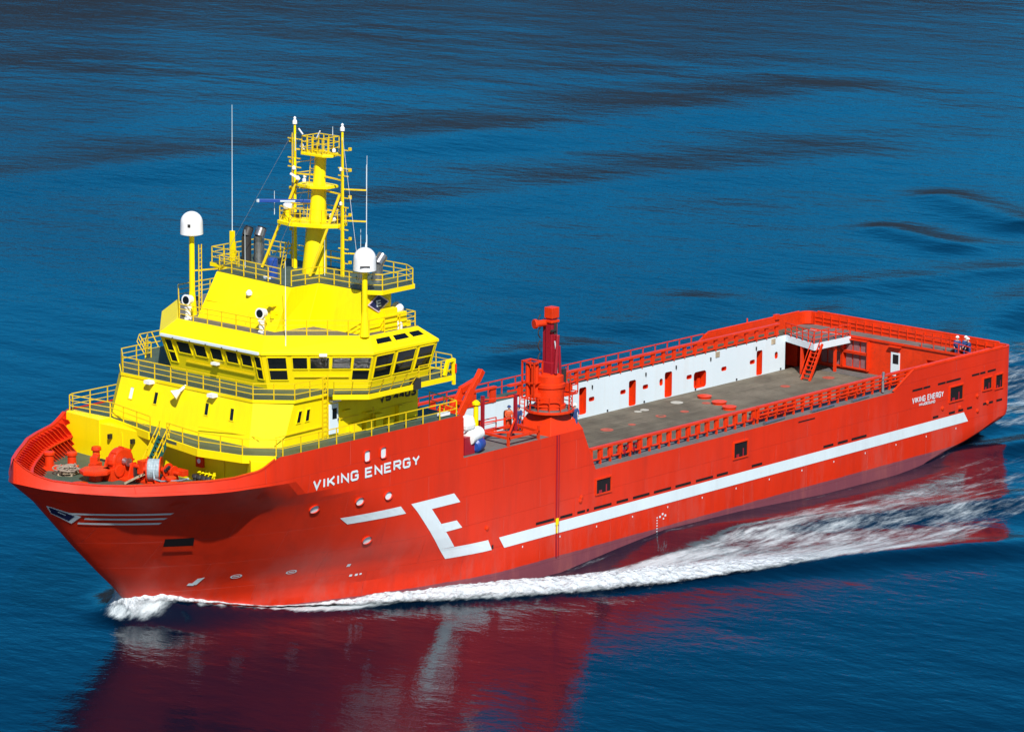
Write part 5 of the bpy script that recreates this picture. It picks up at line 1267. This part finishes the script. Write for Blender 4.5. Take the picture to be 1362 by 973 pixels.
# crest line of the bow wave on port (mirrored to starboard): x, y, parameter
CREST = [(85.2,0.0,0.0),(84.2,1.6,.05),(82,3.0,.1),(79.5,4.6,.16),(76.8,6.6,.22),(73.5,8.6,.3),(70.3,10.0,.37),(67.0,12.0,.44),(62.5,14.9,.52),(57.5,17.3,.6),(53,18.9,.68),(47,21.8,.76),(40,25.0,.84),(32,29.2,.92),(22,35,1.0)]
HW = [(-8,0.0),(0,-0.1),(6,-0.3),(15,-0.8),(24,-0.7),(34,-0.2),(43,0.0),(48,-0.4),(54,-0.95),(60,-0.75),(66,-0.45),(72,-0.2),(78,0.1),(82,0.7),(84.5,1.5),(86.5,1.2),(90,0.1)]
FAR = [[(-26,-139.8),(-55.8,-135.6),(-84,-127.1),(-142.6,-117)], [(-42.1,-99.2),(-76.4,-92.2),(-103.3,-83.7)], [(-89.2,-60.1),(-82.1,-45.3)], [(-68.6,-52.7),(-65.8,-43.2)], [(-25.6,-42.3),(-14,-40)],[(-60,-30),(-40,-38)],[(-2.3,-36.8),(5,-38)]]
FAR = [[(p[0],p[1],0) for p in c] for c in FAR]
FAMP = [0.40,0.26,0.42,0.30,0.24,0.24,0.18]; FW = [10,8,3.4,3.0,3.2,3.2,3.0]
def smooth(a,b,x):
    t = max(0.0,min(1.0,(x-a)/(b-a))); return t*t*(3-2*t)
def axis(lo,hi,step,far):
    a = [lo+step*i for i in range(int((hi-lo)/step)+1)]; s = step; x = a[-1]
    while x < far: s *= 1.25; x += s; a.append(x)
    s = step; x = a[0]
    while x > -far: s *= 1.25; x -= s; a.insert(0,x)
    return a
XS = axis(-168,112,0.62,6000); YS = axis(-166,82,0.62,6000)
import numpy as np
def build_sea():
    nx,ny = len(XS),len(YS)
    X,Y = np.meshgrid(np.array(XS),np.array(YS),indexing='ij')
    Z = np.zeros_like(X); F = np.zeros_like(X)
    A = np.abs(Y)
    def sm(a,b,v): t = np.clip((v-a)/(b-a),0,1); return t*t*(3-2*t)
    def pdist(PX,PY,path):
        D = np.full(PX.shape,1e9); T = np.zeros(PX.shape); SD = np.zeros(PX.shape)
        for a,b in zip(path,path[1:]):
            dx,dy = b[0]-a[0],b[1]-a[1]; L2 = dx*dx+dy*dy
            t = np.clip(((PX-a[0])*dx+(PY-a[1])*dy)/L2,0,1); qx = a[0]+dx*t; qy = a[1]+dy*t
            d = np.hypot(PX-qx,PY-qy); k = d < D
            D = np.where(k,d,D); T = np.where(k,a[2]+(b[2]-a[2])*t,T); SD = np.where(k,np.sign(dx*(PY-qy)-dy*(PX-qx)),SD)
        return D,T,SD
    hx = np.array([hull_y(min(max(x,0),84.39),0.3) if 0 <= x <= 84.39 else 0.0 for x in XS])[:,None]
    near = np.maximum(0,A-hx); near = np.where((X > 84.4)|(X < 0), np.hypot(np.where(X > 84.4,X-84.4,X-0.0)*1.5,np.maximum(0,A-np.where(X < 0,9,0))), near)
    hw = np.interp(X,[p[0] for p in HW],[p[1] for p in HW])
    Z += hw*np.exp(-(near/2.6)**2)*(X > -12)*(X < 95)
    D,T,SD = pdist(X,A,CREST)
    amp = np.interp(T,[0,.05,.16,.3,.44,.52,.6,.68,.8,.92,1],[.7,.55,.3,.35,.5,.55,.5,.45,.42,.4,.0])
    wid = np.interp(T,[0,.2,.4,.6,.8,1],[.8,.8,1.2,1.7,2.2,2.8])
    Z += amp*np.exp(-(D/wid)**2)
    Z -= 0.45*amp*np.exp(-((D-2.6*wid)/(1.6*wid))**2)*(SD > 0)
    # second diverging ridges further aft
    for (c,am,wd) in (([(38,14,0),(20,22,0),(0,31,1)],.3,2.2),([(8,11,0),(-10,20,0),(-40,34,1)],.4,2.6),([(-8,8,0),(-40,18,0),(-90,34,1)],.3,3.0)):
        d,t,_ = pdist(X,A,c); Z += am*(1-0.7*t)*np.exp(-(d/wd)**2)
    for c,am,wd in zip(FAR,FAMP,FW):
        d,t,_ = pdist(X,Y,c); e_ = np.interp(t,[0,1],[1,1])
        mod = 0.75+0.25*np.sin(X*0.11+Y*0.07)*np.sin(X*0.047-Y*0.09+1.3)
        Z += am*mod*np.exp(-(d/wd)**2)
        Z -= 0.4*am*mod*np.exp(-((d-2*wd)/(1.5*wd))**2)
    # transverse stern waves
    st = sm(4,-12,X)*sm(-100,-30,X)*np.exp(-(A/16)**2); Z += 0.35*np.sin((X+4)*2*math.pi/26)*st
    # foam amount
    inner = np.interp(X,[5,21,28,35,42,48.8,54.3,59.5,64.5,68.4,72.1,75.2,79,83,86],[12.4,15.0,13.9,13.9,14.3,14.2,13.9,11.8,9.3,7.5,6.2,5.6,2.6,.3,0])
    outer = np.interp(X,[0,21,33,38.3,42.5,47.3,50.7,54.9,59,63.8,67.9,70.3,73.8,76.8,78.6,81.2,83.5,85.5],[26,26,27.5,26.2,24.3,22.8,21.0,19.2,18,15.5,12.5,10.6,9.2,7.2,4.9,2.6,1.4,0.6])
    band = sm(inner-1.2,inner+0.6,A)*(1-sm(outer-0.6,outer+0.8,A))
    strength = np.interp(X,[-8,4,14,24,34,42,50,55,60,70,76,80,84,86],[0,.34,.48,.56,.62,.68,.78,.9,1,1,.95,.9,1,1])
    edge = np.exp(-((outer-1.6-A)/2.2)**2)*np.interp(X,[25,40,50,60],[0,.15,.4,.6])
    F = np.maximum(F, band*np.clip(strength+edge-0.12,0,1)*(X < 86.5))
    # lace along the hull side and stem splash
    lace = np.exp(-((near-0.35)/0.45)**2)*np.interp(X,[-2,4,20,50,70,78,86,88],[.15,.34,.38,.38,.45,.55,1,0]); F = np.maximum(F,lace*(X > -2)*(X < 88))
    F = np.maximum(F, np.exp(-(np.hypot((X-84.6)/1.6,(A)/2.6))**2)*1.1)
    # churned wake astern
    F = np.maximum(F, 0.46*sm(2,-3,X)*(1-sm(8.0,12.0,A+0.02*X))*np.interp(X,[-140,-60,-10,0],[.2,.55,1,1])*(X < 2))
    # fade of everything outside the finely meshed part
    ff = sm(-168,-150,X)*sm(112,100,X)*sm(-166,-152,Y)*sm(82,74,Y)
    Z *= ff
    global SEA_Z; SEA_Z = Z
    me = bpy.data.meshes.new('sea')
    idx = np.arange(nx*ny).reshape(nx,ny)
    quads = np.stack([idx[:-1,:-1],idx[1:,:-1],idx[1:,1:],idx[:-1,1:]],-1).reshape(-1,4)
    me.vertices.add(nx*ny); me.vertices.foreach_set('co',np.stack([X,Y,Z],-1).astype(np.float32).ravel())
    me.loops.add(quads.size); me.loops.foreach_set('vertex_index',quads.astype(np.int32).ravel())
    me.polygons.add(len(quads)); me.polygons.foreach_set('loop_start',np.arange(0,quads.size,4,dtype=np.int32)); me.polygons.foreach_set('loop_total',np.full(len(quads),4,dtype=np.int32))
    me.update(); me.validate()
    at = me.attributes.new('foam','FLOAT','POINT'); at.data.foreach_set('value',F.astype(np.float32).ravel())
    me.polygons.foreach_set('use_smooth',np.ones(len(quads),dtype=bool))
    o = bpy.data.objects.new('sea',me); COL.objects.link(o); tag(o,kind='structure')
    return o
SEA = build_sea()
def sea_material():
    mt = bpy.data.materials.new('sea_water'); mt.use_nodes = True
    n = mt.node_tree.nodes; L = mt.node_tree.links
    b = n['Principled BSDF']; out = n['Material Output']
    b.inputs['Base Color'].default_value = SEA_COL
    b.inputs['Roughness'].default_value = 0.06; b.inputs['IOR'].default_value = 1.33
    b.inputs['Specular IOR Level'].default_value = SEA_SPEC
    tc = n.new('ShaderNodeTexCoord')
    def noise_n(scale,detail,rough,sx=1.0,sy=1.0,dist=0.0,rot=41):
        mp = n.new('ShaderNodeMapping'); mp.inputs['Scale'].default_value = (sx,sy,1); mp.inputs['Rotation'].default_value = (0,0,math.radians(rot)); L.new(tc.outputs['Object'],mp.inputs['Vector'])
        z = n.new('ShaderNodeTexNoise'); z.inputs['Scale'].default_value = scale; z.inputs['Detail'].default_value = detail; z.inputs['Roughness'].default_value = rough; z.inputs['Distortion'].default_value = dist
        L.new(mp.outputs[0],z.inputs['Vector']); return z.outputs['Fac']
    def math_n(op,a,bv=None,c=None):
        k = n.new('ShaderNodeMath'); k.operation = op
        for i,v in enumerate((a,bv,c)):
            if v is None: continue
            if isinstance(v,(int,float)): k.inputs[i].default_value = v
            else: L.new(v,k.inputs[i])
        return k.outputs[0]
    # ripples: fine wind ripples, short chop and long low swell; patches of stronger wind
    fine = noise_n(0.8,4,0.55,1.0,0.55); chop = noise_n(0.22,3,0.55,1.0,0.6); swell = noise_n(0.05,2,0.5,1.0,0.5)
    patch = noise_n(0.012,3,0.5,1.0,0.35,0.6)
    pm = n.new('ShaderNodeMapRange'); pm.inputs['From Min'].default_value = 0.35; pm.inputs['From Max'].default_value = 0.65; pm.inputs['To Min'].default_value = 0.55; pm.inputs['To Max'].default_value = 1.25; L.new(patch,pm.inputs['Value'])
    micro = noise_n(3.4,3,0.6,1.0,0.7)
    h = math_n('ADD',math_n('MULTIPLY',math_n('ADD',math_n('MULTIPLY',fine,RIP[0]),math_n('MULTIPLY',micro,RIP[3])),pm.outputs[0]),math_n('ADD',math_n('MULTIPLY',chop,RIP[1]),math_n('MULTIPLY',swell,RIP[2])))
    bp = n.new('ShaderNodeBump'); bp.inputs['Strength'].default_value = 1.0; bp.inputs['Distance'].default_value = 1.0
    L.new(h,bp.inputs['Height']); L.new(bp.outputs[0],b.inputs['Normal'])
    # foam
    at = n.new('ShaderNodeAttribute'); at.attribute_name = 'foam'
    f1 = noise_n(0.50,9,0.68,0.40,1.6,0.35,-9); f2 = noise_n(1.9,7,0.72,0.5,1.5,0.3,-9)
    fn = math_n('ADD',math_n('MULTIPLY',f1,0.7),math_n('MULTIPLY',f2,0.3))
    thr = math_n('SUBTRACT',1.02,at.outputs['Fac'])
    mr = n.new('ShaderNodeMapRange'); mr.interpolation_type = 'SMOOTHSTEP'
    L.new(math_n('SUBTRACT',fn,math_n('MULTIPLY',thr,0.72)),mr.inputs['Value']); mr.inputs['From Min'].default_value = 0.0; mr.inputs['From Max'].default_value = 0.30
    gate = math_n('MULTIPLY',mr.outputs[0],math_n('MINIMUM',math_n('MULTIPLY',at.outputs['Fac'],6.0),1.0))
    fb = n.new('ShaderNodeBsdfPrincipled'); fb.inputs['Roughness'].default_value = 0.7
    fr = n.new('ShaderNodeMix'); fr.data_type = 'RGBA'; fr.inputs['A'].default_value = (0.30,0.38,0.42,1); fr.inputs['B'].default_value = (0.72,0.77,0.80,1)
    L.new(math_n('MULTIPLY',gate,fn),fr.inputs['Factor']); L.new(fr.outputs['Result'],fb.inputs['Base Color'])
    b2 = n.new('ShaderNodeBump'); b2.inputs['Distance'].default_value = 0.5; L.new(fn,b2.inputs['Height']); L.new(b2.outputs[0],fb.inputs['Normal'])
    ms = n.new('ShaderNodeMixShader'); L.new(gate,ms.inputs[0]); L.new(b.outputs[0],ms.inputs[1]); L.new(fb.outputs[0],ms.inputs[2])
    L.new(ms.outputs[0],out.inputs['Surface'])
    return mt
SEA.data.materials.append(sea_material())

# breaking bow wave: a lumpy white ridge of real height along the crest
def foam_material():
    """froth: white where thick, torn into holes towards its edges"""
    mt = mat('bow_foam',(0.55,0.60,0.64),0.85,spec=0.1,var=0.28,vscale=1.3,bump=0.5,bscale=2.2)
    n = mt.node_tree.nodes; L = mt.node_tree.links; b = n['Principled BSDF']
    at = n.new('ShaderNodeAttribute'); at.attribute_name = 'thick'
    tc = n.new('ShaderNodeTexCoord'); mp = n.new('ShaderNodeMapping'); mp.inputs['Scale'].default_value = (0.7,1.3,1.3); mp.inputs['Rotation'].default_value = (0,0,math.radians(20)); L.new(tc.outputs['Object'],mp.inputs['Vector'])
    z = n.new('ShaderNodeTexNoise'); z.inputs['Scale'].default_value = 1.5; z.inputs['Detail'].default_value = 9; z.inputs['Roughness'].default_value = 0.72; L.new(mp.outputs[0],z.inputs['Vector'])
    a = n.new('ShaderNodeMath'); a.operation = 'ADD'; L.new(at.outputs['Fac'],a.inputs[0]); L.new(z.outputs['Fac'],a.inputs[1])
    r = n.new('ShaderNodeMapRange'); r.interpolation_type = 'SMOOTHSTEP'; r.inputs['From Min'].default_value = 0.70; r.inputs['From Max'].default_value = 1.18; L.new(a.outputs[0],r.inputs['Value'])
    L.new(r.outputs[0],b.inputs['Alpha'])
    return mt
def sea_level(x, y):
    i = min(max(int(np.searchsorted(XS_A, x))-1, 0), len(XS)-2); j = min(max(int(np.searchsorted(YS_A, y))-1, 0), len(YS)-2)
    a = (x-XS[i])/(XS[i+1]-XS[i]); b = (y-YS[j])/(YS[j+1]-YS[j])
    return (SEA_Z[i,j]*(1-a)*(1-b)+SEA_Z[i+1,j]*a*(1-b)+SEA_Z[i,j+1]*(1-a)*b+SEA_Z[i+1,j+1]*a*b)
XS_A, YS_A = np.array(XS), np.array(YS)
def build_bow_wave():
    path = [(85.5,-1.9,0.2,0.6),(85.3,-0.9,0.5,0.85),(84.9,0.5,0.8,1.0),(83.9,1.5,0.75,1.0),(82.4,2.4,0.55,0.9),(80.4,3.5,0.28,0.6),(78.0,5.0,0.18,0.5),(75.6,6.5,0.26,0.7),(73.0,7.9,0.6,1.5),(70.0,9.2,0.8,2.1),(66.4,11.2,0.85,2.6),(61.8,13.9,0.8,3.1),(57.0,16.3,0.65,3.3),(52.4,18.2,0.45,3.2),(47,20.6,0.3,2.8),(42,22.9,0.15,2.4),(36,25.6,0.08,1.8)]
    P = []
    for a,b in zip(path,path[1:]):
        k = max(2,int(math.dist(a[:2],b[:2])/0.12))
        for i in range(k): P.append([a[j]+(b[j]-a[j])*i/k for j in range(4)])
    P.append(list(path[-1])); mb = MB(); nv = 40; th = []
    for s in (1,-1):
        vs = []
        for i,p in enumerate(P):
            q = P[min(i+3,len(P)-1)]; o = P[max(i-3,0)]; tx,ty = q[0]-o[0],q[1]-o[1]; l = math.hypot(tx,ty) or 1; nx_,ny_ = ty/l,-tx/l
            for j in range(nv):
                u = j/(nv-1)*2-1
                x = p[0]+nx_*u*p[3]; y = p[1]+ny_*u*p[3]
                e = max(0,1-u*u)
                nz = noise.fractal(Vector((x*2.6,y*2.6,s*3.1)),0.8,2.1,6); n2 = noise.noise(Vector((x*0.4,y*0.4,7+s)))
                prof = (max(0,1-abs(u-0.15)**1.6)) if abs(u) < 1 else 0
                z = sea_level(x,s*y)+0.05+0.72*p[2]*prof*(0.8+0.35*n2)+0.11*nz*min(1,e*2)*min(1,p[2]*1.6)
                vs.append((x+0.05*nz,s*(y+0.05*nz),z))
                end = min(1,i/12)*min(1,(len(P)-1-i)/90)
                th.append(min(1.0,1.3*e**0.9)*(0.25+0.75*min(1,p[2]/0.35))*end)
        mb.add(vs,[(i*nv+j,(i+1)*nv+j,(i+1)*nv+j+1,i*nv+j+1) for i in range(len(P)-1) for j in range(nv-1)])
    me = bpy.data.meshes.new('bow_wave_foam'); me.from_pydata(mb.v,[],mb.f)
    at = me.attributes.new('thick','FLOAT','POINT'); at.data.foreach_set('value',th)
    for p in me.polygons: p.use_smooth = True
    me.materials.append(foam_material())
    o = bpy.data.objects.new('bow_wave_foam',me); COL.objects.link(o)
    tag(o,'white breaking bow wave foam curling along the red hull','foam',kind='stuff')
build_bow_wave()

# ---------------------------------------------------------------- fjord slopes across the water, out of the frame but mirrored in it
def build_hills():
    mb = MB(); vs = []; nu,nv = 60,10
    for i in range(nu+1):
        a = math.radians(190+(280-190)*i/nu)
        for j in range(nv+1):
            r = 1080+j*38
            x,y = 150+r*math.cos(a),120+r*math.sin(a)
            h = HILL*(j/nv)**0.8*(0.85+0.35*noise.fractal(Vector((i*0.11,j*0.1,4)),1,2,4))*(1.0+0.25*(i/nu-0.4)) - 3
            vs.append((x,y,h))
    mb.add(vs,[(i*(nv+1)+j,(i+1)*(nv+1)+j,(i+1)*(nv+1)+j+1,i*(nv+1)+j+1) for i in range(nu) for j in range(nv)])
    o = mb.build('hills',mat('hillside',(0.009,0.017,0.027),0.9,var=0.5,vscale=0.02,dirt=(0.018,0.024,0.034),dirt_amt=0.8)); tag(o,kind='structure')
build_hills()
